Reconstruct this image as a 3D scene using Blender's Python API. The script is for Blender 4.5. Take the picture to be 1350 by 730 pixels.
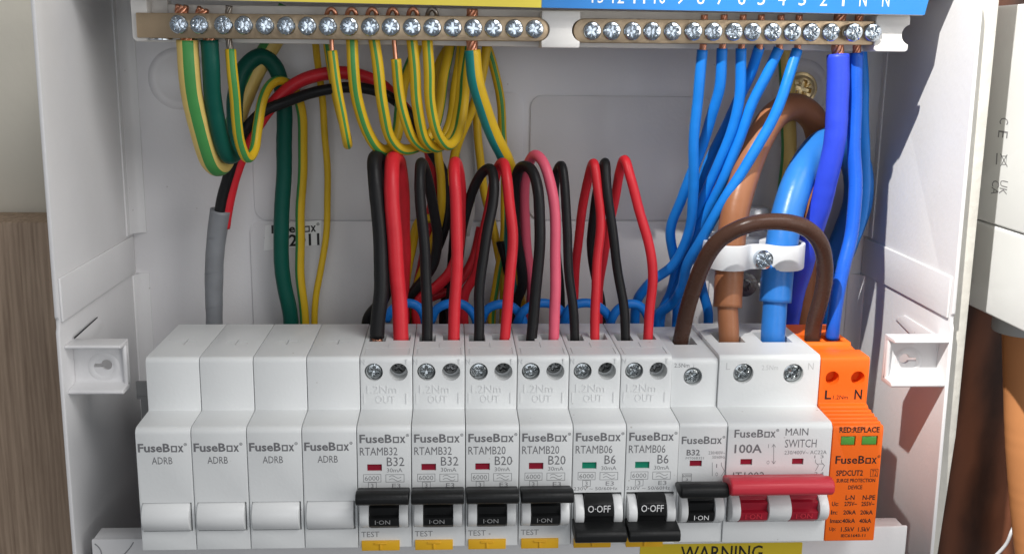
import bpy, bmesh, math, random
from mathutils import Vector, Matrix
random.seed(7)
# ---------------------------------------------------------------- scene, camera, world, lights
S = bpy.context.scene
COL = S.collection
for o in list(bpy.data.objects): bpy.data.objects.remove(o)
OX, OZ = 126.0, 0.0                    # everything below is laid out in millimetres; x of the row's middle is 126
MM = 0.001
def W(x, y, z): return Vector(((x-OX)*MM, y*MM, (z-OZ)*MM))
F = 1384.24; CX, CY, CZ = 103.586, -433.098, 164.932
YAW, PIT, ROL = 0.0581, 0.2103, 0.0126
_fw = Vector((math.sin(YAW)*math.cos(PIT), math.cos(YAW)*math.cos(PIT), -math.sin(PIT)))
_r = Vector((math.cos(YAW), -math.sin(YAW), 0)); _u = _r.cross(_fw)
_rr = _r*math.cos(ROL)+_u*math.sin(ROL); _uu = _u*math.cos(ROL)-_r*math.sin(ROL)
cam = bpy.data.cameras.new('camera'); camo = bpy.data.objects.new('camera', cam); COL.objects.link(camo)
cam.sensor_width = 36; cam.lens = F/1350*36; cam.clip_start = 0.01; cam.clip_end = 50
camo.matrix_world = Matrix(((_rr.x, _uu.x, -_fw.x, (CX-OX)*MM), (_rr.y, _uu.y, -_fw.y, CY*MM), (_rr.z, _uu.z, -_fw.z, CZ*MM), (0, 0, 0, 1)))
S.camera = camo
w = bpy.data.worlds.new('World'); S.world = w; w.use_nodes = True
w.node_tree.nodes['Background'].inputs[0].default_value = (0.93, 0.96, 1.0, 1)
w.node_tree.nodes['Background'].inputs[1].default_value = 0.155
def area(name, pos, tgt, sx, sy, power, col):
    l = bpy.data.lights.new(name, 'AREA'); l.shape = 'RECTANGLE'; l.size = sx; l.size_y = sy; l.energy = power; l.color = col
    o = bpy.data.objects.new(name, l); COL.objects.link(o); o.location = W(*pos)
    o.rotation_euler = (W(*tgt)-W(*pos)).to_track_quat('-Z', 'Y').to_euler(); return o
area('upper_key_light', (500, -640, 800), (220, -60, 50), 0.5, 0.4, 4.1, (1.0, 0.99, 0.985))  # soft key lamp added at upper right; no seen window behind it
area('right_fill_light', (800, -640, 240), (110, -50, 80), 0.6, 0.5, 2.7, (1.0, 0.98, 0.955))  # unseen fill lamp added at right to brighten the left wall
area('front_fill_light', (120, -900, 190), (230, -50, 90), 0.5, 0.4, 0.95, (0.90, 0.94, 1.0))  # frontal fill lamp added to lift the back panel; no doorway seen
SUN = Vector((1, 1.15, -1.5)).normalized()
sp = bpy.data.lights.new('sun_beam', 'SPOT'); sp.energy = 195; sp.shadow_soft_size = 0.012; sp.color = (1.0, 0.97, 0.92)
sp.spot_size = math.radians(11.4); sp.spot_blend = 0.75
spo = bpy.data.objects.new('sun_beam', sp); COL.objects.link(spo)
spo.location = W(298, -58, 178)-SUN*1.6; spo.rotation_euler = SUN.to_track_quat('-Z', 'Y').to_euler()
vs = S.view_settings; vs.view_transform = 'Standard'; vs.look = 'None'; vs.exposure = 0.10; vs.gamma = 1.0
S.render.engine = 'CYCLES'

# ---------------------------------------------------------------- picture ray -> millimetre point at a chosen real depth d (mm in front of the back panel)
def ray(u, v):
    d = _rr*((u-675)/F)+_uu*(-(v-365)/F)+_fw
    return d/d.y
def U(u, v, d): r = ray(u, v); t = -d-CY; return Vector((CX+r.x*t, -d, CZ+r.z*t))
def UX(u, v, x): r = ray(u, v); t = (x-CX)/r.x; return Vector((x, CY+r.y*t, CZ+r.z*t))

# ---------------------------------------------------------------- materials
def mat(name, col, rough=0.45, metal=0.0, noise=0.06, nscale=60, bump=0.0, bscale=400, specks=0.0, sss=0.0, coat=0.0, stretch=None, rvar=0.12, trans=0, spec=.4):
    m = bpy.data.materials.new(name); m.use_nodes = True; nt = m.node_tree; N = nt.nodes; L = nt.links
    b = N['Principled BSDF']; b.inputs['Metallic'].default_value = metal; b.inputs['Roughness'].default_value = rough
    b.inputs['Specular IOR Level'].default_value = spec
    if coat: b.inputs['Coat Weight'].default_value = coat; b.inputs['Coat Roughness'].default_value = 0.15
    if trans: b.inputs['Transmission Weight'].default_value = trans
    tc = N.new('ShaderNodeTexCoord'); mp = N.new('ShaderNodeMapping'); L.new(tc.outputs['Object'], mp.inputs[0])
    if stretch: mp.inputs['Scale'].default_value = stretch
    oi = N.new('ShaderNodeObjectInfo'); ad = N.new('ShaderNodeVectorMath'); ad.operation = 'ADD'
    L.new(mp.outputs[0], ad.inputs[0]); L.new(oi.outputs['Random'], ad.inputs[1])
    n = N.new('ShaderNodeTexNoise'); n.inputs['Scale'].default_value = nscale; n.inputs['Detail'].default_value = 5
    L.new(ad.outputs[0], n.inputs['Vector'])
    mx = N.new('ShaderNodeMix'); mx.data_type = 'RGBA'; c = Vector(col)
    mx.inputs[6].default_value = (*[max(0, x*(1-noise*1.6)) for x in c], 1); mx.inputs[7].default_value = (*[min(1, x*(1+noise)) for x in c], 1)
    L.new(n.outputs['Fac'], mx.inputs[0]); out = mx.outputs[2]
    if specks:
        v = N.new('ShaderNodeTexVoronoi'); v.inputs['Scale'].default_value = 260; L.new(ad.outputs[0], v.inputs['Vector'])
        r = N.new('ShaderNodeMapRange'); r.inputs['From Min'].default_value = 0.02+0.03*specks; r.inputs['From Max'].default_value = 0.09*specks+0.05
        r.inputs['To Min'].default_value = 1; r.inputs['To Max'].default_value = 0; L.new(v.outputs['Distance'], r.inputs['Value'])
        sx = N.new('ShaderNodeSeparateColor'); L.new(v.outputs['Color'], sx.inputs[0])
        g = N.new('ShaderNodeMath'); g.operation = 'GREATER_THAN'; g.inputs[1].default_value = 1-0.15*specks; L.new(sx.outputs[0], g.inputs[0])
        mu = N.new('ShaderNodeMath'); mu.operation = 'MULTIPLY'; L.new(r.outputs[0], mu.inputs[0]); L.new(g.outputs[0], mu.inputs[1])
        mu2 = N.new('ShaderNodeMath'); mu2.operation = 'MULTIPLY'; mu2.inputs[1].default_value = 0.55; L.new(mu.outputs[0], mu2.inputs[0])
        m2 = N.new('ShaderNodeMix'); m2.data_type = 'RGBA'; L.new(mu2.outputs[0], m2.inputs[0]); L.new(out, m2.inputs[6])
        m2.inputs[7].default_value = (0.22, 0.17, 0.13, 1); out = m2.outputs[2]
    L.new(out, b.inputs['Base Color'])
    if rvar:
        n3 = N.new('ShaderNodeTexNoise'); n3.inputs['Scale'].default_value = nscale*3; n3.inputs['Detail'].default_value = 3; L.new(ad.outputs[0], n3.inputs['Vector'])
        r3 = N.new('ShaderNodeMapRange'); r3.inputs['To Min'].default_value = max(0.03, rough-rvar); r3.inputs['To Max'].default_value = min(1, rough+rvar)
        L.new(n3.outputs['Fac'], r3.inputs['Value']); L.new(r3.outputs[0], b.inputs['Roughness'])
    if bump:
        n2 = N.new('ShaderNodeTexNoise'); n2.inputs['Scale'].default_value = bscale; n2.inputs['Detail'].default_value = 3; L.new(ad.outputs[0], n2.inputs['Vector'])
        bp = N.new('ShaderNodeBump'); bp.inputs['Strength'].default_value = bump; bp.inputs['Distance'].default_value = 0.0006
        L.new(n2.outputs['Fac'], bp.inputs['Height']); L.new(bp.outputs[0], b.inputs['Normal'])
    return m
M = {}
M['plastic'] = mat('white_plastic', (.74, .755, .755), .42, noise=.03, bump=.08, bscale=900, specks=.9)
M['plastic2'] = mat('white_toggle_plastic', (.76, .77, .77), .32, noise=.02, bump=.05, bscale=600)
M['paint'] = mat('white_powder_coat', (.72, .715, .72), .34, noise=.06, nscale=22, bump=.14, bscale=600, specks=.7)
M['backpaint'] = mat('grey_white_back_paint', (.71, .70, .71), .36, noise=.05, nscale=25, bump=.10, bscale=700, specks=.4)
M['carrier'] = mat('white_carrier_plastic', (.76, .745, .72), .4, noise=.04, bump=.1)
M['brass'] = mat('brass', (.56, .43, .29), .44, 1, noise=.22, nscale=50, bump=.25, bscale=500, stretch=(1, 1, 1))
M['zinc'] = mat('zinc_plate', (.60, .66, .72), .17, 1, noise=.15, nscale=300, bump=.10, bscale=900, rvar=.06)
M['zincmod'] = mat('zinc_terminal_screw', (.50, .53, .54), .2, 1, noise=.3, nscale=400, bump=.25, bscale=900, rvar=.08)
M['darkzinc'] = mat('dark_zinc_with_hole_shade', (.20, .205, .205), .35, 1, noise=.2, nscale=300, bump=.3, bscale=1200)  # hole shade put into the deep screws' metal; bracket screw is dark itself
M['steel'] = mat('grey_steel', (.30, .30, .30), .45, .7, noise=.1)
M['yellow_zinc'] = mat('yellow_passivated_screw', (.88, .70, .38), .28, 1, noise=.12)
M['copper'] = mat('copper', (.72, .34, .22), .35, 1, noise=.18, nscale=300)
M['tinned'] = mat('tinned_copper', (.30, .27, .24), .35, 1, noise=.3, nscale=300)
def wire_mat(n, c, r=.40, nz=.12, bp=.2): return mat(n, c, r, noise=nz, nscale=90, bump=bp, bscale=260, rvar=.1, spec=.2 if max(c) < .1 else .32)
M['red'] = wire_mat('red_pvc', (.64, .022, .034)); M['black'] = wire_mat('black_pvc', (.014, .014, .015), .40, .2)
M['pink'] = wire_mat('faded_red_pvc', (.78, .12, .19)); M['blue'] = wire_mat('blue_pvc', (.008, .185, .64))
M['bigblue'] = wire_mat('blue_tail_pvc', (.024, .165, .52), .33); M['violet'] = wire_mat('violet_blue_pvc', (.028, .065, .62), .42)
M['deepblue'] = wire_mat('deep_blue_pvc', (.012, .10, .55), .3); M['tail'] = wire_mat('brown_tail_pvc', (.29, .118, .055), .36, .1)
M['link'] = wire_mat('dark_brown_pvc', (.062, .031, .022), .28); M['dgreen'] = wire_mat('dark_green_pvc', (.004, .085, .062), .42)
M['yel'] = wire_mat('earth_yellow_pvc', (.68, .44, .02)); M['grn'] = wire_mat('earth_green_pvc', (.06, .27, .07))
M['yel2'] = wire_mat('pale_earth_yellow_pvc', (.72, .53, .16)); M['teal'] = wire_mat('earth_teal_pvc', (.015, .25, .24))
M['tape'] = mat('grey_tape', (.20, .21, .225), .38, noise=.12, nscale=120, bump=.3, bscale=250)
M['ink'] = mat('grey_ink', (.17, .17, .18), .5, rvar=0); M['lightink'] = mat('pale_grey_ink', (.25, .25, .26), .5, rvar=0)
M['mould'] = mat('emboss_shade_grey', (.56, .57, .57), .5, rvar=0); M['blackink'] = mat('black_ink', (.014, .013, .013), .5, rvar=0); M['dimink'] = mat('greyed_white_ink', (.30, .30, .30), .5, rvar=0); M['whiteink'] = mat('white_ink', (.80, .80, .80), .5, rvar=0)  # dimink is a greyer ink for the lever-up lettering
M['blackp'] = mat('black_toggle_plastic', (.012, .0125, .013), .42, noise=.15, bump=.12, bscale=900, spec=.22)
M['redp'] = mat('red_toggle_plastic', (.60, .036, .058), .36, noise=.05, bump=.06); M['darkredp'] = mat('dark_red_plastic', (.36, .012, .03), .34)
M['window_red'] = mat('red_indicator', (.27, .012, .03), .2); M['window_green'] = mat('green_indicator', (.01, .22, .13), .2)
M['spdgreen'] = mat('green_status_window', (.10, .34, .06), .18); M['yellowp'] = mat('yellow_button', (.80, .44, .02), .38, noise=.08)
M['orange'] = mat('orange_plastic', (.92, .155, .012), .45, noise=.04, bump=.08, bscale=900, specks=.3, spec=.25)
M['labely'] = mat('yellow_label', (.84, .69, .08), .4, noise=.04); M['labelb'] = mat('blue_label', (.028, .215, .60), .34, noise=.04)
M['sticker'] = mat('white_sticker', (.86, .86, .85), .4); M['warn'] = mat('warning_yellow', (.72, .54, .03), .42, noise=.08)
M['clamp'] = mat('white_nylon', (.66, .675, .70), .35, noise=.03, spec=.35)
M['hole'] = mat('dark_hole', (.03, .03, .032), .6); M['gland'] = mat('grey_gland', (.48, .49, .49), .4)
M['conduit'] = mat('orange_brown_cable', (.62, .26, .10), .42, noise=.1, nscale=30)
M['meter'] = mat('meter_plastic', (.84, .85, .845), .36, noise=.03, bump=.06)
M['batten'] = mat('cream_painted_timber', (.62, .60, .545), .6, noise=.10, nscale=80, bump=.9, bscale=160, specks=.3)
M['wall'] = mat('beige_wall_paint', (.80, .755, .645), .7, noise=.05, nscale=15, bump=.35, bscale=120)
M['tie'] = mat('pale_strap', (.52, .51, .50), .4)
def wood(name, c1, c2, scale, stretch, bump, rough, wav=.45):
    m = bpy.data.materials.new(name); m.use_nodes = True; nt = m.node_tree; N = nt.nodes; L = nt.links; b = N['Principled BSDF']
    tc = N.new('ShaderNodeTexCoord'); mp = N.new('ShaderNodeMapping'); mp.inputs['Scale'].default_value = stretch; L.new(tc.outputs['Object'], mp.inputs[0])
    n = N.new('ShaderNodeTexNoise'); n.inputs['Scale'].default_value = scale; n.inputs['Detail'].default_value = 8; n.inputs['Roughness'].default_value = .65; n.inputs['Distortion'].default_value = .4
    L.new(mp.outputs[0], n.inputs['Vector'])
    wv = N.new('ShaderNodeTexWave'); wv.inputs['Scale'].default_value = scale*.5; wv.inputs['Distortion'].default_value = 7; wv.inputs['Detail'].default_value = 4; wv.inputs['Detail Scale'].default_value = 1.5
    wv.wave_type = 'BANDS'; wv.bands_direction = 'X'; L.new(mp.outputs[0], wv.inputs['Vector'])
    a = N.new('ShaderNodeMath'); a.operation = 'MULTIPLY_ADD'; a.inputs[1].default_value = wav; L.new(wv.outputs['Fac'], a.inputs[0]); 
    h = N.new('ShaderNodeMath'); h.operation = 'MULTIPLY'; h.inputs[1].default_value = 1.05-wav; L.new(n.outputs['Fac'], h.inputs[0]); L.new(h.outputs[0], a.inputs[2])
    cr = N.new('ShaderNodeValToRGB'); cr.color_ramp.elements[0].position = .25; cr.color_ramp.elements[1].position = .72
    cr.color_ramp.elements[0].color = (*c1, 1); cr.color_ramp.elements[1].color = (*c2, 1); L.new(a.outputs[0], cr.inputs[0]); L.new(cr.outputs[0], b.inputs['Base Color'])
    b.inputs['Roughness'].default_value = rough
    bp = N.new('ShaderNodeBump'); bp.inputs['Strength'].default_value = bump; bp.inputs['Distance'].default_value = .0012; L.new(a.outputs[0], bp.inputs['Height']); L.new(bp.outputs[0], b.inputs['Normal'])
    return m
M['oak'] = wood('taupe_woodgrain_laminate', (.25, .165, .11), (.60, .44, .315), 300, (1, 1, .05), .7, .6, .10)
M['darkwood'] = wood('dark_varnished_board', (.040, .015, .008), (.20, .072, .036), 45, (.55, 1, .25), .2, .38)

# ---------------------------------------------------------------- object helpers
def tag(o, label=None, cat=None, group=None, kind=None):
    if label: o['label'] = label
    if cat: o['category'] = cat
    if group: o['group'] = group
    if kind: o['kind'] = kind
    return o
def thing(name, base, label=None, cat=None, group=None, kind=None):
    o = bpy.data.objects.new(name, None); COL.objects.link(o); o.location = W(*base); o.empty_display_size = .01; o['_b'] = list(base)
    return tag(o, label, cat, group, kind)
def base_of(p):
    b = Vector((OX, 0, OZ))
    if p is None: return b
    return Vector(p['_b'])
def link(name, me, parent=None, base=None):
    o = bpy.data.objects.new(name, me); COL.objects.link(o)
    if parent is not None:
        o.parent = parent; o['_b'] = list(base if base is not None else base_of(parent))
        o.location = (Vector(o['_b'])-base_of(parent))*MM
    else:
        o['_b'] = list(base) if base is not None else [OX, 0, OZ]
        o.location = W(*o['_b'])
    return o
def mesh(name, verts, faces, mats, parent=None, smooth=False, mi=None, base=None):
    """verts in absolute mm; stored relative to the parent's base (or own base)"""
    b = Vector(base) if base is not None else base_of(parent)
    me = bpy.data.meshes.new(name); me.from_pydata([(Vector(v)-b)*MM for v in verts], [], faces)
    for m in (mats if isinstance(mats, (list, tuple)) else [mats]): me.materials.append(m)
    if mi: me.polygons.foreach_set('material_index', mi)
    if smooth: me.polygons.foreach_set('use_smooth', [True]*len(me.polygons))
    me.validate(); me.update()
    return link(name, me, parent, b)
class G:
    def __init__(s): s.v = []; s.f = []
    def add(s, vs, fs):
        n = len(s.v); s.v += [Vector(v) for v in vs]; s.f += [tuple(i+n for i in f) for f in fs]; return s
    def box(s, x0, x1, y0, y1, z0, z1):
        x0, x1 = sorted((x0, x1)); y0, y1 = sorted((y0, y1)); z0, z1 = sorted((z0, z1))
        return s.add([(x0, y0, z0), (x1, y0, z0), (x1, y1, z0), (x0, y1, z0), (x0, y0, z1), (x1, y0, z1), (x1, y1, z1), (x0, y1, z1)],
              [(0, 3, 2, 1), (4, 5, 6, 7), (0, 1, 5, 4), (1, 2, 6, 5), (2, 3, 7, 6), (3, 0, 4, 7)])
    def prism(s, prof, x0, x1):        # prof: list of (d, z) outline, extruded along x
        n = len(prof); vs = [(x0, -d, z) for d, z in prof]+[(x1, -d, z) for d, z in prof]
        return s.add(vs, [tuple(range(n)), tuple(range(2*n-1, n-1, -1))]+[(i, i+n, (i+1) % n+n, (i+1) % n) for i in range(n)])
    def plate(s, prof, d0, d1):        # prof: list of (x, z), extruded along depth
        n = len(prof); vs = [(x, -d0, z) for x, z in prof]+[(x, -d1, z) for x, z in prof]
        return s.add(vs, [tuple(range(n)), tuple(range(2*n-1, n-1, -1))]+[(i, i+n, (i+1) % n+n, (i+1) % n) for i in range(n)])
    def cyl(s, c, axis, r, h, n=32, r2=None):
        a = Vector(axis).normalized(); t = a.orthogonal().normalized(); b = a.cross(t); c = Vector(c); r2 = r if r2 is None else r2
        vs = [c+(t*math.cos(2*math.pi*i/n)+b*math.sin(2*math.pi*i/n))*r for i in range(n)]+[c+a*h+(t*math.cos(2*math.pi*i/n)+b*math.sin(2*math.pi*i/n))*r2 for i in range(n)]
        return s.add(vs, [tuple(range(n-1, -1, -1)), tuple(range(n, 2*n))]+[(i, (i+1) % n, (i+1) % n+n, i+n) for i in range(n)])
def rrect(x0, x1, z0, z1, r, n=6):
    P = []
    for cx, cz, a in ((x1-r, z1-r, 0), (x0+r, z1-r, 90), (x0+r, z0+r, 180), (x1-r, z0+r, 270)):
        for i in range(n+1):
            t = math.radians(a+90*i/n); P.append((cx+r*math.cos(t), cz+r*math.sin(t)))
    return P
def solid(name, g, mats, parent=None, bevel=0, cuts=None, seg=2, smooth=True, base=None, ang=35):
    """closed shape -> outward normals, bevelled edges, optional cut-outs"""
    b = Vector(base) if base is not None else base_of(parent)
    def mk(gg, off):
        bm = bmesh.new(); vv = [bm.verts.new((v-off)*MM) for v in gg.v]
        for f in gg.f:
            try: bm.faces.new([vv[i] for i in f])
            except ValueError: pass
        bmesh.ops.recalc_face_normals(bm, faces=bm.faces); me = bpy.data.meshes.new(name); bm.to_mesh(me); bm.free(); return me
    me = mk(g, b); ml = mats if isinstance(mats, (list, tuple)) else [mats]
    for m in ml: me.materials.append(m)
    o = link(name, me, parent, b);
    if bevel:
        mo = o.modifiers.new('b', 'BEVEL'); mo.width = bevel*MM; mo.segments = seg; mo.limit_method = 'ANGLE'; mo.angle_limit = math.radians(ang); mo.use_clamp_overlap = True
    def bake():
        bpy.context.view_layer.update()
        nm = bpy.data.meshes.new_from_object(o.evaluated_get(bpy.context.evaluated_depsgraph_get())); o.modifiers.clear(); return nm
    if o.modifiers: o.data = bake()
    for cg in (cuts or []):
        co = bpy.data.objects.new('cutter', mk(cg, b)); COL.objects.link(co); co.parent = o; old = o.data
        for sol in ('EXACT', 'FAST'):
            mo = o.modifiers.new('c', 'BOOLEAN'); mo.object = co; mo.operation = 'DIFFERENCE'; mo.solver = sol
            nm = bake()
            if len(nm.polygons) >= len(old.polygons)*.7: o.data = nm; break
            print('cut failed', name, sol)
        bpy.data.objects.remove(co)
    o.data.name = name
    if smooth:
        o.data.polygons.foreach_set('use_smooth', [True]*len(o.data.polygons)); o.data.set_sharp_from_angle(angle=math.radians(38))
    return o
def share(src, name, parent, dx=(0, 0, 0), rot=None):
    """another object with the same mesh, moved by dx mm relative to its parent"""
    o = bpy.data.objects.new(name, src.data); COL.objects.link(o); o.parent = parent; o.location = Vector(dx)*MM; o['_b'] = list(base_of(parent)+Vector(dx))
    if rot: o.rotation_euler = rot
    return o
# ---- lettering: font outlines turned into flat meshes
_tc = {}
def glyphs(s, bold):
    k = (s, bold)
    if k not in _tc:
        c = bpy.data.curves.new('t', 'FONT'); c.body = s; c.size = 1; c.resolution_u = 2; c.offset = bold; c.fill_mode = 'FRONT'
        o = bpy.data.objects.new('t', c); COL.objects.link(o); bpy.context.view_layer.update()
        m = bpy.data.meshes.new_from_object(o.evaluated_get(bpy.context.evaluated_depsgraph_get()))
        _tc[k] = ([v.co.copy() for v in m.vertices], [tuple(p.vertices) for p in m.polygons]); bpy.data.objects.remove(o); bpy.data.meshes.remove(m)
    return _tc[k]
def put(g, s, x0, x1, z0, z1, d, bold=0.0, depth=0):
    vs, fs = glyphs(s, bold)
    if not vs: return
    a0 = min(v.x for v in vs); a1 = max(v.x for v in vs); b0 = min(v.y for v in vs); b1 = max(v.y for v in vs)
    V = [(x0+(v.x-a0)/(a1-a0)*(x1-x0), -d, z0+(v.y-b0)/(b1-b0)*(z1-z0)) for v in vs]
    g.add(V, fs)
def txt(g, s, u0, v0, u1, v1, d, off=0, bold=0.0):
    """lettering whose box in the picture is u0..u1, v0..v1, laid on the plane at depth d"""
    a = U(u0, v1, d); b = U(u1, v0, d); put(g, s, a.x+off, b.x+off, a.z, b.z, d+.04, bold)
def frame(g, u0, v0, u1, v1, d, off=0, t=.16):
    a = U(u0, v1, d); b = U(u1, v0, d); x0, x1, z0, z1 = a.x+off, b.x+off, a.z, b.z
    for q in ((x0, x1, z0, z0+t), (x0, x1, z1-t, z1), (x0, x0+t, z0+t, z1-t), (x1-t, x1, z0+t, z1-t)):
        g.add([(q[0], -d-.04, q[2]), (q[1], -d-.04, q[2]), (q[1], -d-.04, q[3]), (q[0], -d-.04, q[3])], [(0, 1, 2, 3)])
def line(g, pts, d, t=.18):
    for (xa, za), (xb, zb) in zip(pts[:-1], pts[1:]):
        dv = Vector((xb-xa, 0, zb-za)); L_ = dv.length or 1; n = Vector((-dv.z, 0, dv.x))/L_*t/2
        a = Vector((xa, -d-.045, za)); b = Vector((xb, -d-.045, zb)); g.add([a-n, b-n, b+n, a+n], [(0, 1, 2, 3)])
def fusebox(g, u0, v0, u1, v1, d, off=0, bold=.02):
    """the maker's word mark: letters with a square 'o' and a small registered ring"""
    a = U(u0, v1, d); b = U(u1, v0, d); x0, x1, z0, z1 = a.x+off, b.x+off, a.z, b.z; w_ = x1-x0; h = z1-z0
    put(g, 'FuseB', x0, x0+w_*.655, z0, z1, d+.04, bold)
    ox0, ox1, oz1 = x0+w_*.675, x0+w_*.80, z0+h*.74; t = h*.15
    for q in ((ox0, ox1, z0, z0+t), (ox0, ox1, oz1-t, oz1), (ox0, ox0+t, z0+t, oz1-t), (ox1-t, ox1, z0+t, oz1-t)):
        g.add([(q[0], -d-.04, q[2]), (q[1], -d-.04, q[2]), (q[1], -d-.04, q[3]), (q[0], -d-.04, q[3])], [(0, 1, 2, 3)])
    put(g, 'x', x0+w_*.815, x0+w_*.93, z0, oz1, d+.04, bold)
    c = (x0+w_*.972, z1-h*.12); r = h*.17
    for ra, rb in ((r, r*.68), (r*.36, .01)):
        g.add([(c[0]+q*math.cos(i*math.pi/8), -d-.04, c[1]+q*math.sin(i*math.pi/8)) for q in (ra, rb) for i in range(16)], [(i, (i+1) % 16, (i+1) % 16+16, i+16) for i in range(16)])
def letters(name, g, m, parent):
    if g.v: return mesh(name, g.v, g.f, m, parent)
# ---- tubes
def spline(P, step=1.2):
    P = [Vector(p) for p in P]
    Q = [P[0]*2-P[1]]+P+[P[-1]*2-P[-2]]; out = []
    for i in range(1, len(Q)-2):
        p0, p1, p2, p3 = Q[i-1:i+3]
        t0 = 0; t1 = t0+max(1e-3, (p1-p0).length)**.5; t2 = t1+max(1e-3, (p2-p1).length)**.5; t3 = t2+max(1e-3, (p3-p2).length)**.5
        n = max(2, int((p2-p1).length/step))
        for k in range(n):
            t = t1+(t2-t1)*k/n
            A1 = p0*((t1-t)/(t1-t0))+p1*((t-t0)/(t1-t0)); A2 = p1*((t2-t)/(t2-t1))+p2*((t-t1)/(t2-t1)); A3 = p2*((t3-t)/(t3-t2))+p3*((t-t2)/(t3-t2))
            B1 = A1*((t2-t)/(t2-t0))+A2*((t-t0)/(t2-t0)); B2 = A2*((t3-t)/(t3-t1))+A3*((t-t1)/(t3-t1))
            out.append(B1*((t2-t)/(t2-t1))+B2*((t-t1)/(t2-t1)))
    out.append(P[-1])
    for _ in range(3):
        out = [out[0]]+[(out[i-1]+out[i]*2+out[i+1])/4 for i in range(1, len(out)-1)]+[out[-1]]
    return out
def sweep(path, rad, n=16, ph=0.0, stripe=None, wob=0.0, tw=0.0):
    """returns verts, faces, material indices; stripe = list of (from, to) angle fractions that take material 1"""
    T = [(path[min(i+1, len(path)-1)]-path[max(i-1, 0)]).normalized() for i in range(len(path))]
    ref = Vector((0, -1, 0)); N0 = (ref-T[0]*ref.dot(T[0]))
    if N0.length < .1: N0 = Vector((1, 0, 0))-T[0]*T[0].x
    N0.normalize(); V = []; Fc = []; MI = []; nn = N0; prev = T[0]
    for i, p in enumerate(path):
        if i:
            q = prev.rotation_difference(T[i]); nn = q @ nn; nn = (nn-T[i]*nn.dot(T[i])).normalized(); prev = T[i]
        bb = T[i].cross(nn); r = rad[i] if isinstance(rad, list) else rad
        if wob: r *= 1+wob*math.sin(i*.83+math.sin(i*.31)*2)
        for k in range(n):
            a = 2*math.pi*(k/n+ph+tw*i/len(path)); V.append(p+(nn*math.cos(a)+bb*math.sin(a))*r)
    for i in range(len(path)-1):
        for k in range(n):
            Fc.append((i*n+k, i*n+(k+1) % n, (i+1)*n+(k+1) % n, (i+1)*n+k))
            f = (k+.5)/n; MI.append(1 if stripe and any((a <= f < b) or (a <= f-1 < b) or (a <= f+1 < b) for a, b in stripe) else 0)
    Fc.append(tuple(range(n-1, -1, -1))); MI.append(0); L_ = len(path)-1; Fc.append(tuple(L_*n+k for k in range(n))); MI.append(0)
    return V, Fc, MI
def strands(g, p0, p1, r, n=7, twist=1.6, rs=.36):
    """a twisted bundle of copper strands between two points"""
    p0 = Vector(p0); p1 = Vector(p1); ax = (p1-p0).normalized(); t = ax.orthogonal().normalized(); b = ax.cross(t)
    for k in range(n):
        path = []
        for i in range(9):
            f = i/8; a = 2*math.pi*k/n+twist*f; q = r*.62 if k else 0
            path.append(p0.lerp(p1, f)+(t*math.cos(a)+b*math.sin(a))*q)
        v, fc, _ = sweep(path, r*rs, 8); g.add(v, fc)
HALF = [(-.02, .38)]
def wire(name, pts, r, mats, label, cat='wire', group=None, stripe=None, ph=0.0, tail=0, tip=None, tipm='copper', tipr=None, solidtip=False, extra=None):
    """pts: (u, v, d) along the conductor; tail: carry the end on downwards behind the modules; tip: (u, v, d) list of the bare end"""
    P = [U(*p) if len(p) == 3 else Vector(p[:3]) for p in pts]
    if tail: P.append(P[-1]+Vector((0, 0, -tail)))
    path = spline(P); base = P[0]; q = [random.uniform(0, 6.28) for _ in range(6)]; n_ = len(path)
    path = [p+Vector((math.sin(i*.11+q[0])+.5*math.sin(i*.29+q[1]), math.sin(i*.13+q[2]), .4*math.sin(i*.17+q[3])))*.26*min(1, i/14, (n_-1-i)/14) for i, p in enumerate(path)]
    v, f, mi = sweep(path, r, 24 if stripe else 16, ph, stripe, .010, random.uniform(-.05, .05))
    root = thing(name, tuple(base), label, cat, group)
    ms = [M[m] for m in mats]
    mesh('insulation', v, f, ms, root, True, mi if len(ms) > 1 else None)
    for tp in (tip or []):
        g = G(); q = [U(*p) for p in tp]
        if solidtip:
            vv, ff, _ = sweep(spline(q, .5), tipr or r*.5, 12); g.add(vv, ff)
        else:
            for a, b in zip(q[:-1], q[1:]): strands(g, a, b, tipr or r*.62)
        mesh('copper_end', g.v, g.f, M[tipm], root, True)
    return root
# ---- screw heads (face towards the camera, -y), origin at the middle of the head's seat
def screw_mesh(name, R, h, m, cross=.16, slot=True, depth=.9, skirt=0):
    V = []; Fc = []; n = 64; rings = [0, .1, .2, .3, .4, .5, .6, .7, .8, .9, .96, 1.0]
    def ht(x, y, r):
        z = h*(1-.35*r*r) if r < .95 else h*(1-.35*.9)-(.25*h if r > .98 else .1*h)
        a = abs(x) < cross and abs(y) < .62; b = abs(y) < cross and abs(x) < .62
        if a or b: z -= depth*(1-.35*max(abs(x), abs(y)))
        elif slot and abs(y) < .10: z -= depth*.5
        elif abs(abs(x)-abs(y)) < .06 and .2 < r < .7: z -= depth*.22
        return z
    for ri, r in enumerate(rings):
        for k in range(n):
            a = 2*math.pi*k/n; x, y = r*math.cos(a), r*math.sin(a); V.append((x*R, -ht(x, y, r), y*R))
    for k in range(n): V.append((R*math.cos(2*math.pi*k/n), skirt+.4, R*math.sin(2*math.pi*k/n)))
    for i in range(len(rings)):
        for k in range(n):
            a, b = i*n+k, i*n+(k+1) % n; Fc.append((a, b, b+n, a+n))
    me = bpy.data.meshes.new(name); me.from_pydata([Vector(v)*MM for v in V], [], Fc); me.materials.append(m)
    me.polygons.foreach_set('use_smooth', [True]*len(me.polygons)); me.set_sharp_from_angle(angle=math.radians(30)); me.validate(); return me
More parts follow.
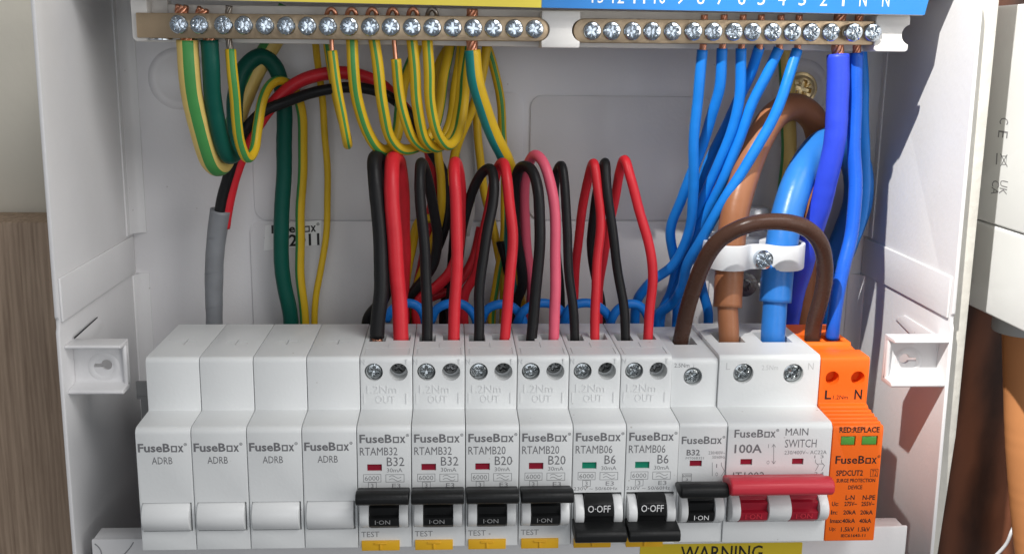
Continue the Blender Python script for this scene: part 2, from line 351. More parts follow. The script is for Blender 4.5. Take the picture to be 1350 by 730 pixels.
def screw(me, name, parent, c, rot=None, tilt=0):
    o = bpy.data.objects.new(name, me); COL.objects.link(o); o.parent = parent; o.location = (Vector(c)-base_of(parent))*MM
    o.rotation_euler = (tilt, random.uniform(0, 6.28) if rot is None else rot, 0); return o
SC_BAR = screw_mesh('bar_screw_head', 3.15, 1.9, M['zinc'], .17, True, 1.1, 1.5)
SC_MOD = screw_mesh('module_screw_head', 2.75, .9, M['zincmod'], .19, True, 1.5, 1)
SC_DARK = screw_mesh('deep_screw_head', 2.6, .9, M['darkzinc'], .17, True, 1.0, 1)
SC_BIG = screw_mesh('main_screw_head', 3.2, 1.0, M['zincmod'], .18, True, 1.6, 1)
SC_CLAMP = screw_mesh('clamp_screw_head', 3.6, 2.2, M['zinc'], .15, True, 1.3, 2)
SC_BRASS = screw_mesh('fixing_screw_head', 5.4, 2.4, M['yellow_zinc'], .17, False, 2.2, 1)

# ================================================================ SETTING: wall, boards
wl = solid('wall', G().box(-400, 900, 22, 60, -500, 900), M['wall'], None); tag(wl, kind='structure')
bp_ = solid('wood_panel', G().box(-330, -34, -6, 21, -420, 96), M['oak'], None, bevel=1.0, base=(-180, 8, -420))
tag(bp_, 'taupe woodgrain laminate panel standing left of the white enclosure', 'panel')
db = solid('dark_board', G().box(281, 620, 0, 21.5, -420, 420), M['darkwood'], None, bevel=.8, base=(450, 10, -420))
tag(db, 'dark brown varnished timber board behind the orange cable', 'board')

# ================================================================ ENCLOSURE
XL, XR = -27.0, 279.0; ZB, ZT = -44.0, 187.0
enc = thing('consumer_unit_enclosure', (126, 0, ZB), 'open white metal consumer unit enclosure holding all the modules and wires', 'enclosure')
def edge_pts(side):
    if side < 0: q = [(45.5, 0), (65, 250), (78, 420), (100, 720)]
    else: q = [(1292, 0), (1268, 300), (1255, 430), (1227, 720)]
    return [(-UX(u, v, XL if side < 0 else XR).y, UX(u, v, XL if side < 0 else XR).z) for u, v in q]
solid('back_panel', G().box(XL-1.4, XR+1.4, 0, 1.6, ZB, ZT), M['backpaint'], enc)
for side, X in ((-1, XL), (1, XR)):
    e = edge_pts(side); d0, dz = e[0]; d1, z1_ = e[-1]
    sl = (d1-d0)/(z1_-dz); dd = lambda z: d0+sl*(z-dz)
    x0, x1 = (X-1.4, X) if side < 0 else (X, X+1.4)
    prof = [(0, ZB), (dd(ZB), ZB), (dd(72), 72), (dd(73.5)-.8, 73.5), (dd(76)-.8, 76), (dd(77), 77)]
    r = 7
    for i in range(7):
        t = math.radians(90*i/6); prof.append((dd(ZT)-r+r*math.cos(t), ZT-r+r*math.sin(t)))
    prof.append((0, ZT))
    sw = solid('side_wall', G().prism(prof, x0, x1), M['paint'], enc, bevel=.35)
    s = -side; xi = X
    # pressed band across the wall
    zt, zb = (90.0, 75.0)
    solid('pressed_band', G().prism([(4, zb), (dd(80)-1.5, zb), (dd(80)-1.5, zt), (4, zt)], xi, xi+s*.9), M['paint'], sw, bevel=.7, seg=3, base=base_of(enc))
    # folded strip at the back edge
    fold = [(0, 0), (0, 5.5), (.5, 5.2), (1.3, 3.0), (3.0, 1.3), (5.2, .5), (5.5, 0)]
    gg = G(); n = len(fold)
    for zz0, zz1 in ((ZB, 74), (91, ZT)):
        gg.add([(xi+s*a, -b, zz0) for a, b in fold]+[(xi+s*a, -b, zz1) for a, b in fold], [tuple(range(n)), tuple(range(2*n-1, n-1, -1))]+[(i, (i+1) % n, (i+1) % n+n, i+n) for i in range(n)])
    gg.box(xi, xi+s*.5, -9.5, -5.6, 91, ZT)
    solid('corner_fold', gg, M['paint'], sw, base=base_of(enc))
    # rolled front rim
    # lug with keyhole, folded in from the wall
    DL = 76.0
    if side < 0: xa, xb, zt_, zb_ = XL, U(165, 480, 80).x, U(130, 447, DL).z, U(130, 519.5, 83.5).z
    else: xa, xb, zt_, zb_ = XR, U(1171, 480, 80).x, U(1205, 440.5, DL).z, U(1205, 510, 83.5).z
    lo, hi = min(xa, xb), max(xa, xb); kx = xb-s*7.4; kz = (zb_+zt_)/2-.3
    keyhole = G().cyl((kx, -90, kz), (0, 1, 0), 1.85, 20, 24); slot = G().box(kx, kx-s*4.9, -90, -70, kz-.85, kz+.45)
    sec = [(DL-1, zb_)]+[(83.6, zb_), (84.2, zb_+.5), (84.2, zb_+1.2), (83.2, zb_+1.7), (DL+2.2, zb_+1.9), (DL+.8, zb_+2.6), (DL+.4, zb_+4), (DL+.4, zt_-3.6), (DL+.8, zt_-2.2), (DL+2.0, zt_-1.5), (83.6, zt_-1.3), (84.2, zt_-.9), (84.2, zt_-.4), (83.6, zt_), (DL-1, zt_)]
    lg = solid('lug', G().prism(sec, lo, hi), M['paint'], enc, bevel=.45, seg=3, cuts=[keyhole, slot], ang=25)
    rim = G().prism([(DL, zb_+1), (DL+2.2, zb_+1), (DL+2.2, zt_-1), (DL, zt_-1)], xb, xb-s*1.5); solid('lug_rim', rim, M['paint'], lg, bevel=.65, seg=3, base=base_of(enc))
    rg = G(); nn = 40
    for rr_, dd_ in ((5.2, DL+.42), (4.4, DL+.85), (3.2, DL+.42)):
        rg.v += [Vector((kx-s*1.0+rr_*1.05*math.cos(2*math.pi*i/nn), -dd_, kz-.9+rr_*math.sin(2*math.pi*i/nn))) for i in range(nn)]
    for a in range(2):
        for i in range(nn): rg.f.append((a*nn+i, a*nn+(i+1) % nn, (a+1)*nn+(i+1) % nn, (a+1)*nn+i))
    mesh('dished_ring', rg.v, rg.f, M['paint'], lg, True, base=base_of(enc))
    # the pierced tab opening the lug was bent out of
    a_ = UX(95, 447, X) if side < 0 else UX(1240, 444, X); c_ = UX(126, 419, X) if side < 0 else UX(1193, 415, X)
    e_ = Vector((X, c_.y+9, 66)); tg = G()
    tp = [(-a_.y, a_.z), (-c_.y, c_.z), (-c_.y-7, 64), (-a_.y-1, 58)]
    solid('tab_root', G().prism(tp, xi, xi+s*.7), M['paint'], lg, bevel=.3, base=base_of(enc))
    dl = G(); (da, za), (dc, zc) = tp[0], tp[1]
    dl.add([(xi+s*.75, -da, za), (xi+s*.75, -dc, zc), (xi+s*.75, -dc, zc+.55), (xi+s*.75, -da, za+.75)], [(0, 1, 2, 3)])
    if side < 0: mesh('slit', dl.v, dl.f, M['hole'], lg, base=base_of(enc))
tpg = G(); tpp = [(XL, 0), (XR, 0), (XR, -62.8), (218, -62.8), (200, -57), (XL, -57)]  # panel lies above view; front edge shaped to set sun shadow and label light
tpg.add([(x, y, ZT-1.4) for x, y in tpp]+[(x, y, ZT) for x, y in tpp], [tuple(range(6)), tuple(range(11, 5, -1))]+[(i, i+6, (i+1) % 6+6, (i+1) % 6) for i in range(6)])
solid('top_panel', tpg, M['paint'], enc)
solid('bottom_panel', G().box(XL, XR, -84, 0, ZB, ZB+1.4), M['paint'], enc)
# embossed knock-out panels on the back
BPm = M['backpaint']
for u0, v0, u1, v1 in ((337, 122, 690, 289), (697, 128, 938, 289), (337, 292, 690, 480), (692, 292, 938, 480)):
    a = U(u0, v1, 0); b = U(u1, v0, 0)
    solid('knockout_panel', G().plate(rrect(a.x, b.x, a.z, b.z, 5.0), 0, .9), BPm, enc, bevel=.18, seg=2)
for (u, v) in ((1055, 117), (236, 104)):
    c = U(u, v, 0); g = G(); nn = 56; pr = [(12.2, 0.0), (11.2, .9), (9.6, 1.1), (8.4, .7), (7.6, .2), (0.01, .2)]
    for r_, h_ in pr: g.v += [Vector((c.x+r_*math.cos(2*math.pi*i/nn), -h_, c.z+r_*math.sin(2*math.pi*i/nn))) for i in range(nn)]
    for a in range(len(pr)-1):
        for i in range(nn): g.f.append((a*nn+i, a*nn+(i+1) % nn, (a+1)*nn+(i+1) % nn, (a+1)*nn+i))
    mesh('fixing_boss', g.v, g.f, BPm, enc, True)
    if u > 600:
        screw(SC_BRASS, 'fixing_screw', enc, (c.x, -1.2, c.z), rot=.25)
        wsh = G().cyl((c.x, -.3, c.z), (0, -1, 0), 6.8, 1.0, 40); solid('washer', wsh, M['yellow_zinc'], enc, bevel=.3)
# rail the modules clip on, and the folded plate below them with its yellow label
rail = G().box(-17.5, 262, -36, -34.6, 10, 34).box(-17.5, 262, -40.8, -39.4, 2, 9).box(-17.5, 262, -40.8, -39.4, 34, 40).box(-17.5, 262, -40.8, -34.6, 9, 10.2).box(-17.5, 262, -40.8, -34.6, 33, 34.2).box(-16, -12, -34.6, -1, 12, 32).box(246, 250, -34.6, -1, 12, 32)
solid('din_rail', rail, M['steel'], enc)
lipa = U(120, 711, 86); lipb = U(1197, 693, 86)
lip = solid('front_plate', G().plate([(lipa.x, ZB), (lipb.x, ZB), (lipb.x, lipb.z), (lipa.x, lipa.z)], 84.6, 86), M['paint'], enc, bevel=.5)
solid('plate_return', G().box(lipa.x+.4, lipb.x-.4, -84.5, -76, lipa.z-1.6, lipa.z-.2), M['paint'], lip, bevel=.3, base=base_of(enc))
a = U(843, 741, 86); b = U(1058, 714, 86)
solid('warning_label', G().plate(rrect(a.x, b.x, a.z-18, b.z, .5), 86, 86.12), M['warn'], lip, base=base_of(enc))
g = G(); txt(g, 'WARNING', 897, 718, 1006, 738, 86.14, bold=.008)
mesh('warning_lettering', g.v, g.f, M['blackink'], lip, base=base_of(enc))
# pencil swirl scribble pressed into the left of the plate
for P in ([(125, 716), (131, 720), (135, 728), (134, 738)], [(176, 714), (172, 722), (164, 729), (158, 738)]):
    vv, ff, _ = sweep(spline([U(u, v, 86.0) for u, v in P]), .22, 6); mesh('plate_mark', vv, ff, M['lightink'], lip, True, base=base_of(enc))
# part-number sticker on the back panel
stk = thing('part_sticker', tuple(U(386, 312, .7)), 'small white part number sticker on the back panel behind the green cable', 'sticker')
a, b, c, e = U(348, 330, .75), U(423, 322, .75), U(424, 290, .75), U(350, 297, .75)
g = G().plate([(p.x, p.z) for p in (a, b, c, e)], .92, 1.06); solid('paper', g, M['sticker'], stk)
g = G(); fusebox(g, 358, 297, 421, 308, 1.06, bold=.03); a_ = U(361, 326, 1.06); b_ = U(421, 310, 1.06); put(g, 'F02011', a_.x, b_.x, a_.z, b_.z, 1.1, .025)
sk = .07
g.v = [Vector((v.x, v.y, v.z+(v.x-a_.x)*.05)) for v in g.v]
letters('lettering', g, M['blackink'], stk)

# ================================================================ TERMINAL BARS, CARRIER, LABEL
DB = 59.0   # front of the brass
car = thing('terminal_carrier', tuple(U(680, 62, 45)), 'white plastic carrier strip holding both brass terminal bars', 'carrier')
a = U(178, 54, 49); b = U(1160, 68, 49)
solid('base_strip', G().plate([(a.x, a.z-.3), (b.x, b.z), (b.x, b.z+13), (a.x, b.z+13)], 42, 49), M['carrier'], car, bevel=.6)
def arcx(cx, cz, r, a0, a1, n=10): return [(cx+r*math.cos(math.radians(a0+(a1-a0)*i/n)), cz+r*math.sin(math.radians(a0+(a1-a0)*i/n))) for i in range(n+1)]
a = U(714, 63, 60); b = U(765, 15, 60); zc = U(740, 40, 60).z
solid('middle_block', G().plate([(a.x, a.z), (b.x, a.z)]+arcx(b.x+1.2, zc, 3.9, 255, 105)+[(b.x, b.z), (a.x, b.z)]+arcx(a.x-1.2, zc, 3.9, 75, -75), 44, 60), M['carrier'], car, bevel=.4)
a = U(1152, 68, 60); b = U(1201, 20, 60); zc = U(1200, 46, 60).z
solid('end_plate', G().plate(rrect(a.x, b.x, a.z, b.z, 1.2), 43, 60), M['carrier'], car, bevel=.35, cuts=[G().cyl((b.x+.9, -70, zc), (0, 1, 0), 3.6, 40, 40)])
a = U(175, 54, 56); b = U(192, -20, 56)
solid('end_post', G().plate(rrect(a.x, b.x, a.z, b.z, 1.6), 43, 56), M['carrier'], car, bevel=.3)
a = U(192, 20, 47); b = U(222, -20, 47); solid('post_web', G().box(a.x, b.x, -49.7, -44, a.z, b.z), M['carrier'], car, bevel=.3)
c = U(212, 49, 54); solid('holding_screw', G().cyl((c.x, c.y, c.z-1.0), (0, 0, 1), 4.2, 1.6, 32, 3.6), M['zinc'], car, bevel=.4)
def bar(name, u0, v0, u1, v1, hv, screws, label, round_l, round_r):
    a = U(u0, v0, DB); b = U(u1, v1, DB); h = 4.15
    root = thing(name, ((a.x+b.x)/2, -DB, (a.z+b.z)/2-h), label, 'terminal bar')
    P = []
    P += arcx(b.x-h, b.z, h, -90, 90, 12) if round_r else [(b.x, b.z-h), (b.x, b.z+h)]
    P += arcx(a.x+h, a.z, h, 90, 270, 12) if round_l else [(a.x, a.z+h), (a.x, a.z-h)]
    solid('brass_strip', G().plate(P, 50, DB), M['brass'], root, bevel=.35)
    for i, (u, v, dd) in enumerate(screws): 
        c = U(u, v, DB+dd+1); c.y = -DB-dd; screw(SC_BAR, 'terminal_screw', root, c, tilt=random.uniform(-.05, .05))
    return root
eu = [235, 262.5, 294, 321, 349, 377, 405, 432, 460, 488, 515, 543, 570, 597, 624, 650.5, 678, 705]
bar('earth_terminal_bar', 179.5, 33.5, 724, 39, 0, [(u, 32.5+(u-235)*.0128, random.choice([.5, .7, 1.0]) if i < 3 else random.uniform(.1, .5)) for i, u in enumerate(eu)],
    'brass earth bar with eighteen screws under the yellow label', False, True)
nu = [(781, .1), (807, .2), (834, .1), (860, .2), (887, .1), (914.5, .6), (941, .6), (968, .4), (992.5, .4), (1019, .4), (1045, .5), (1070, .2), (1096, .4), (1126, 3.0), (1151, .9)]
bar('neutral_terminal_bar', 756, 40.5, 1163, 44, 0, [(u, 41+(u-781)*.006, d) for u, d in nu], 'brass neutral bar with fifteen screws under the blue label', True, False)
lab = thing('terminal_label', tuple(U(715, 11, 65)), 'yellow and blue numbered label strip above the terminal bars', 'label')
a = U(180, -2.5, 65); m_ = U(713.5, 10.5, 65); m2 = U(714.5, 10.5, 65); b = U(1219, 20, 65); 
solid('backing_strip', G().plate([(a.x, a.z-.25), (b.x-.3, b.z-.25), (b.x-.3+3, b.z+16), (a.x, a.z+16)], 63.2, 64.6), M['carrier'], lab, bevel=.25)
solid('yellow_half', G().plate([(a.x, a.z), (m_.x, m_.z), (m_.x, m_.z+16), (a.x, a.z+16)], 64.6, 65), M['labely'], lab)
solid('blue_half', G().plate([(m2.x, m2.z), (b.x, b.z), (b.x+3, b.z+16), (m2.x, m2.z+16)], 64.6, 65), M['labelb'], lab)
g = G()
for s_, u in (('13', 788), ('12', 815), ('11', 843), ('10', 870), ('9', 897), ('8', 924), ('7', 950), ('6', 978), ('5', 1004), ('4', 1031), ('3', 1058), ('2', 1086), ('1', 1112), ('N', 1138), ('N', 1168)):
    wd = 8 if len(s_) == 2 else (2.2 if s_ == '1' else 5.4)
    vb = 3.5+(u-788)*.0125; txt(g, s_, u-wd, vb-17, u+wd, vb+ (0.8 if s_ != 'N' else .8), 65.02)
letters('numerals', g, M['whiteink'], lab)

# ================================================================ MODULES
W18 = 17.74; DS, DN, ZS, ZN = 86.2, 102.2, 62.8, 43.8
def fillet(d, z, r, n=5): return [(d-r+r*math.cos(math.radians(90*i/n)), z-r+r*math.sin(math.radians(90*i/n))) for i in range(n+1)]
PROF = [(41.4, .6), (100.5, 0), (DN, .6)]+fillet(DN, ZN-.1, 2.3)+[(DS+.3, ZN+.3), (DS, ZN+.6)]+fillet(DS, ZS, 1.9)+[(41.4, ZS)]
def body(parent, x0, x1, cuts, m='plastic', prof=PROF): return solid('body', G().prism(prof, x0, x1), M[m], parent, bevel=.3, cuts=cuts)
def bulge(x0, x1, z0, z1, dmin, dmax, lean=.45, n=14):
    """outline of a convex snout in (d, z)"""
    P = [(dmin-2, z0)]
    for i in range(n+1):
        t = i/n; z = z0+(z1-z0)*t; P.append((dmin+(dmax-dmin)*math.sin(math.pi*min(1, max(0, t)))**.6, z))
    P.append((dmin-2, z1)); return G().prism(P, x0, x1)
def Lx(k, u, v, d): p = U(u, v, d); return p.x-18*k, p.z
PX = lambda u, v, d: U(u, v, d)
# --- blank filler modules
names = ['blank white filler module at the far left end of the row', 'second blank white filler module from the left end of the row',
         'third blank white filler module from the left end of the row', 'blank white filler module touching the leftmost breaker']
proto = None
for k in range(4):
    base = (18*k+9, -70, 0); root = thing('blank_module', base, names[k], 'blank module', 'blank filler modules')
    if proto is None:
        marks = [G().box(5.2, 12.8, -66.2, -65.7, ZS-.9, ZS+1), G().box(8.7, 9.1, -70, -62.5, ZS-.7, ZS+1)]
        z0, z1 = U(220, 703, 104).z, U(220, 664, 103).z
        bd = body(root, .13, .13+W18, marks+[G().box(1.0, 17.1, -110, -99.8, z0-.05, z1+.1)])
        bl = solid('blank_toggle', bulge(1.1, 16.6, z0, z1, 101.8, 105.2), M['plastic2'], root, bevel=.4, ang=50)
        solid_prev = (bd, bl); proto = root
        g = G(); fusebox(g, 182, 584, 246, 596, DN, 0, .028); ink1 = letters('printed_name', g, M['ink'], root)
        g = G(); txt(g, 'ADRB', 200.5, 602, 227, 611.5, DN); ink2 = letters('printed_code', g, M['ink'], root)
    else:
        for src in (bd, bl, ink1, ink2): share(src, src.name.split('.')[0], root)
# --- breakers with black toggles
def cheek(g, x0, x1, z0, z1, dmax=107.6):
    n = 16; P = [(100.5, z0)]
    for i in range(n+1):
        t = i/n; P.append((101.8+(dmax-101.8)*math.sin(math.pi*t)**.55, z0+(z1-z0)*t))
    P.append((100.5, z1)); g.prism(P, x0, x1)
def roundbox(x0, x1, d0, d1, z0, z1): return G().box(x0, x1, -d1, -d0, z0, z1)
CH0, CH1 = U(500, 699, 105).z, U(500, 660, 105).z
cache = {}
def rcbo(k, code, amp, on, green, label, fb, colw):
    base = (18*k+9, -70, 0); off = 18*(k-4); root = thing('circuit_breaker', base, label, 'circuit breaker', 'breakers with paired output wires')
    K = 72.0
    if 'body' not in cache:
        c1 = G(); c1.cyl((K+4.7, -90, 57.4), (0, 1, 0), 3.15, 8.5, 40); c2 = G().cyl((K+13.2, -90, 57.4), (0, 1, 0), 3.15, 10, 40)
        t1 = G().box(K+1.6, K+7.6, -66.4, -57, ZS-9, ZS+2); t2 = G().box(K+10.2, K+16.4, -65, -56, ZS-9, ZS+2)
        gr = G().box(K+1.3, K+1.6, -83, -75, ZS-.3, ZS+1).box(K+16.4, K+16.7, -83, -75, ZS-.3, ZS+1).box(K+1.3, K+16.7, -75, -74.7, ZS-.3, ZS+1).box(K+8.8, K+9.1, -74.7, -68, ZS-.3, ZS+1)
        wn = G().box(K+3.3, K+8.2, -104, -101.2, U(494, 620.5, DN).z, U(494, 611.5, DN).z)
        pk = G().box(K+.7, K+17.0, -104, -98, CH0-.2, CH1+1)
        rt = thing('tmp', (K+9, -70, 0)); cache['body'] = body(rt, K+.13, K+.13+W18, [c1, c2, t1, t2, gr, wn, pk]); cache['root'] = rt
        # raised mouldings
        g = G()
        for s_, q in (('1.2Nm', (484, 507.5, 523, 518)), ('OUT', (495.5, 521, 521, 531)), ('I', (479.5, 518, 481, 532)), ('I', (535, 518, 536.5, 532)), ('N', (476, 473, 481, 480)), ('1', (535, 473, 537, 480))):
            txt(g, s_, *q, DS, bold=.0)
        vs = []; fs = []; n = len(g.v)
        bm = bmesh.new(); vv = [bm.verts.new(v) for v in g.v]
        for f in g.f:
            try: bm.faces.new([vv[i] for i in f])
            except ValueError: pass
        r_ = bmesh.ops.extrude_face_region(bm, geom=bm.faces[:]); bmesh.ops.translate(bm, vec=(0, -.16, 0), verts=[e for e in r_['geom'] if isinstance(e, bmesh.types.BMVert)])
        bmesh.ops.recalc_face_normals(bm, faces=bm.faces); me = bpy.data.meshes.new('moulded'); bm.verts.index_update()
        cache['mould'] = mesh('moulded_marks', [v.co.copy() for v in bm.verts], [tuple(v.index for v in f.verts) for f in bm.faces], M['plastic2'], rt); bm.free()
        g = G(); cheek(g, K+.9, K+3.9, CH0, CH1); cheek(g, K+13.9, K+16.9, CH0, CH1); cache['cheek'] = solid('toggle_housing', g, M['plastic2'], rt, bevel=.3, ang=60)
        bz0, bz1 = U(500, 667.5, 113.5).z, U(500, 645.5, 110.5).z
        # lever up
        pa = [(99, CH0+.4), (103.4, CH0+.2), (106.6, CH0+2.4), (107.3, CH0+5.4), (105.6, CH0+5.9), (106.2, CH0+8.6), (104.4, CH0+9), (104.6, CH1+1), (99, CH1+1)]
        cache['pad_on'] = solid('toggle_drum', G().prism(pa, K+4.1, K+13.7), M['blackp'], rt, bevel=.25)
        cache['bar_on'] = solid('lever', G().prism([(103, bz0+.8), (107, bz0-.2), (112.6, bz0), (114, bz0+1.2), (114, bz1-1.6), (113.1, bz1-.4), (111.2, bz1), (109, bz1-.5), (107, bz1-1.8), (103, bz1-2.2)], K+.2, K+17.5), M['blackp'], rt, bevel=.55, seg=3)
        pb = [(99, CH0-1), (103.6, CH0-1), (104.4, CH0+2.2), (106.3, CH0+2.6), (106.9, CH0+4.9), (107.4, CH0+5.2), (106.9, CH1-1.2), (104.6, CH1+.6), (99, CH1+1.0)]
        cache['pad_off'] = solid('toggle_drum', G().prism(pb, K+4.1, K+13.7), M['blackp'], rt, bevel=.25)
        oz0, oz1 = U(788, 716, 113).z, U(788, 694, 110).z
        cache['bar_off'] = solid('lever', G().prism([(103, oz0+.6), (106, oz0), (112.4, oz0), (113.8, oz0+.9), (113.8, oz1-1.4), (112.8, oz1-.3), (110.5, oz1), (106.5, oz1+.2), (103, oz1)], K+.2, K+17.5), M['blackp'], rt, bevel=.5, seg=3)
        tz0, tz1 = U(500, 724, DN).z, U(500, 711.5, DN).z; tx0, tx1 = U(477, 718, DN).x, U(527, 718, DN).x
        g = G().box(tx0, tx1, -103.0, -101, tz0, tz1).box((tx0+tx1)/2-2.2, (tx0+tx1)/2+2.2, -103.45, -102.9, tz1-1.0, tz1-.45).box((tx0+tx1)/2-.35, (tx0+tx1)/2+.35, -103.45, -102.9, tz0+.4, tz1-1.0)
        cache['test'] = solid('test_button', g, M['yellowp'], rt, bevel=.18)
        cache['wr'] = solid('indicator', G().box(K+3.4, K+8.1, -101.7, -101.1, U(494, 620.3, DN).z, U(494, 611.7, DN).z), M['window_red'], rt)
        cache['wg'] = solid('indicator', G().box(K+3.4, K+8.1, -101.7, -101.1, U(494, 620.3, DN).z, U(494, 611.7, DN).z), M['window_green'], rt)
        cache['dust'] = None
    for key in ('body', 'mould', 'cheek', 'pad_on' if on else 'pad_off', 'bar_on' if on else 'bar_off', 'test', 'wg' if green else 'wr'):
        s_ = cache[key]; share(s_, s_.data.name.split('.')[0], root)
    bx = 18*k
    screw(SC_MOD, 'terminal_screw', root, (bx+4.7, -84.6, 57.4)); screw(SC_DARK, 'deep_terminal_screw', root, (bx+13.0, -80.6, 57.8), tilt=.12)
    g = G(); fusebox(g, 474, 572, 539, 583.8, DN, off, .022); letters('printed_name', g, M['ink'], root)
    g = G(); T = lambda s_, *q, **kw: txt(g, s_, *q, DN, off, **kw)
    T(code, 474.5, 589, 524, 600); T(amp, 510 if len(amp) > 2 else 514, 602, 533 if len(amp) > 2 else 529, 614.0)
    letters('printed_rating', g, M['ink'], root)
    g = G(); T('30mA', 510, 616.5, 530.5, 622); T('6000', 481, 626.8, 500, 633); T('3', 489, 637, 492.5, 642.5); T('E3', 517, 636.8, 528, 642.5)
    if not on: T('230V ~ 50/60Hz', 474, 645.5-1.5, 533, 650.5-1.5)
    else: T('TEST', 476.5, 700, 500, 707.5)
    frame(g, 479, 624.5, 502.5, 635.2, DN, off); frame(g, 485.5, 635.2, 496.5, 644, DN, off); frame(g, 508.5, 624.5, 533, 635.2, DN, off)
    for vv_ in (628, 632):
        pts = []
        for i in range(17):
            p = U(513+i*1.0, vv_-1.6*math.sin(i/16*2*math.pi), DN); pts.append((p.x+off, p.z))
        line(g, pts, DN)
    letters('printed_small_text', g, M['lightink'], root)
    g = G()
    if on: put(g, 'I\u00b7ON', bx+6.0, bx+11.0, CH0+3.3, CH0+4.8, 107.35)
    else: put(g, 'O\u00b7OFF', bx+5.0, bx+12.6, CH1-3.9, CH1-1.4, 107.5, .004)
    if not on: g.v = [Vector((v.x, v.y-.0, v.z)) for v in g.v]
    letters('toggle_text', g, M['dimink' if on else 'whiteink'], root)
    return root
rcbo(4, 'RTAMB32', 'B32', True, False, 'white breaker with lever up beside the rightmost blank module', 0, 0)
rcbo(5, 'RTAMB32', 'B32', True, False, 'white breaker rated B32, second of the four with levers up', 0, 0)
rcbo(6, 'RTAMB20', 'B20', True, False, 'white breaker rated B20 fed by wavy black and red wires', 0, 0)
rcbo(7, 'RTAMB20', 'B20', True, False, 'white breaker rated B20 with a pink and a black wire', 0, 0)
rcbo(8, 'RTAMB06', 'B6', False, True, 'white breaker rated B6 switched off beside a B20 breaker', 0, 0)
rcbo(9, 'RTAMB06', 'B6', False, True, 'white breaker rated B6 switched off next to the narrow wide-spaced single-screw breaker', 0, 0)
for o in list(cache['root'].children): bpy.data.objects.remove(o)
bpy.data.objects.remove(cache['root'])
# --- single-pole breaker
mx0, mx1 = 180.1, 196.4
root = thing('single_pole_breaker', (188, -70, 0), 'white single screw breaker left of the main switch with black lever up', 'circuit breaker')
mp = [(d-.6 if d > 95 else d, z) for d, z in PROF]; mp = [(min(d, 101.6) if d > 95 else d-(.9 if d > 80 else 0), z-(1.4 if z > 60 else 0)) for d, z in PROF]
sc = U(913.5, 496, 85.3)
win = (U(909, 615, 101.6).x, U(925, 615, 101.6).x, U(915, 614.5, 101.6).z, U(915, 606.5, 101.6).z)
body(root, mx0, mx1, [G().cyl((sc.x, -90, sc.z), (0, 1, 0), 3.3, 8, 40), G().box(184.6, 193.2, -67, -56, 50, 70), G().box(sc.x-.15, sc.x+.15, -95, -85.1, sc.z+3, 60.9), G().box(win[0], win[1], -104, -100.6, win[2], win[3]), G().box(180.8, 196, -104, -98, CH0-.2, CH1+1)], prof=mp)
screw(SC_MOD, 'terminal_screw', root, (sc.x, -83.4, sc.z-.3))
solid('indicator', G().box(win[0]+.1, win[1]-.1, -101.1, -100.5, win[2]+.1, win[3]-.1), M['window_red'], root)
g = G(); cheek(g, 181.0, 183.4, CH0+.4, CH1, 106.6); cheek(g, 192.6, 195.8, CH0+.4, CH1, 106.6); solid('toggle_housing', g, M['plastic2'], root, bevel=.3, ang=60)
pa = [(99, CH0+.4), (103.0, CH0+.4), (105.8, CH0+2.4), (106.4, CH0+5.4), (104.8, CH0+5.9), (105.4, CH0+8.6), (104, CH0+9), (104, CH1+1), (99, CH1+1)]
solid('toggle_drum', G().prism(pa, 183.6, 192.4), M['blackp'], root, bevel=.25)
bz0, bz1 = U(925, 657.5, 112.5).z, U(925, 635.5, 109.5).z; q0, q1 = U(897, 645, 112).x, U(962, 645, 112).x
lv = solid('lever', G().prism([(103, bz0+.8), (107, bz0), (112, bz0), (113.2, bz0+1.2), (113.2, bz1-1.6), (112.2, bz1-.4), (110.2, bz1), (108, bz1-.6), (106, bz1-1.8), (103, bz1-2.2)], q0, q1), M['blackp'], root, bevel=.9, seg=3)
g = G(); fusebox(g, 898.5, 574.5, 956, 585, 101.6, 0, .018); letters('printed_name', g, M['ink'], root)
g = G(); txt(g, 'B32', 905, 592, 923, 600, 101.6, bold=.02); letters('printed_rating', g, M['ink'], root)
g = G(); txt(g, 'MT06B321', 904, 601.5, 928, 605, 101.6); txt(g, '230/400V~', 934, 594, 956, 598.5, 101.6); txt(g, '50/60Hz', 939, 600, 956, 604, 101.6); txt(g, '6000', 900, 625, 911, 628.5, 101.6); txt(g, '3', 904, 630, 907, 633, 101.6)
txt(g, 'I', 944, 611, 945.5, 616, 101.6); txt(g, 'O', 943, 622, 946.5, 627, 101.6); txt(g, '2.5Nm', 889, 478.5, 909, 484, 85.3); frame(g, 899, 623.6, 912, 634, 101.6)
P = [Vector(U(*q, 101.6)) for q in ((939, 609), (939, 627))]; line(g, [(p.x, p.z) for p in P], 101.6)
P = [U(*q, 101.6) for q in ((951, 609), (951, 613), (955, 620), (951, 627))]; line(g, [(p.x, p.z) for p in P], 101.6)
letters('printed_small_text', g, M['lightink'], root)
g = G(); put(g, 'I\u00b7ON', 185.4, 190.4, CH0+3.0, CH0+4.7, 106.5); letters('toggle_text', g, M['whiteink'], root)
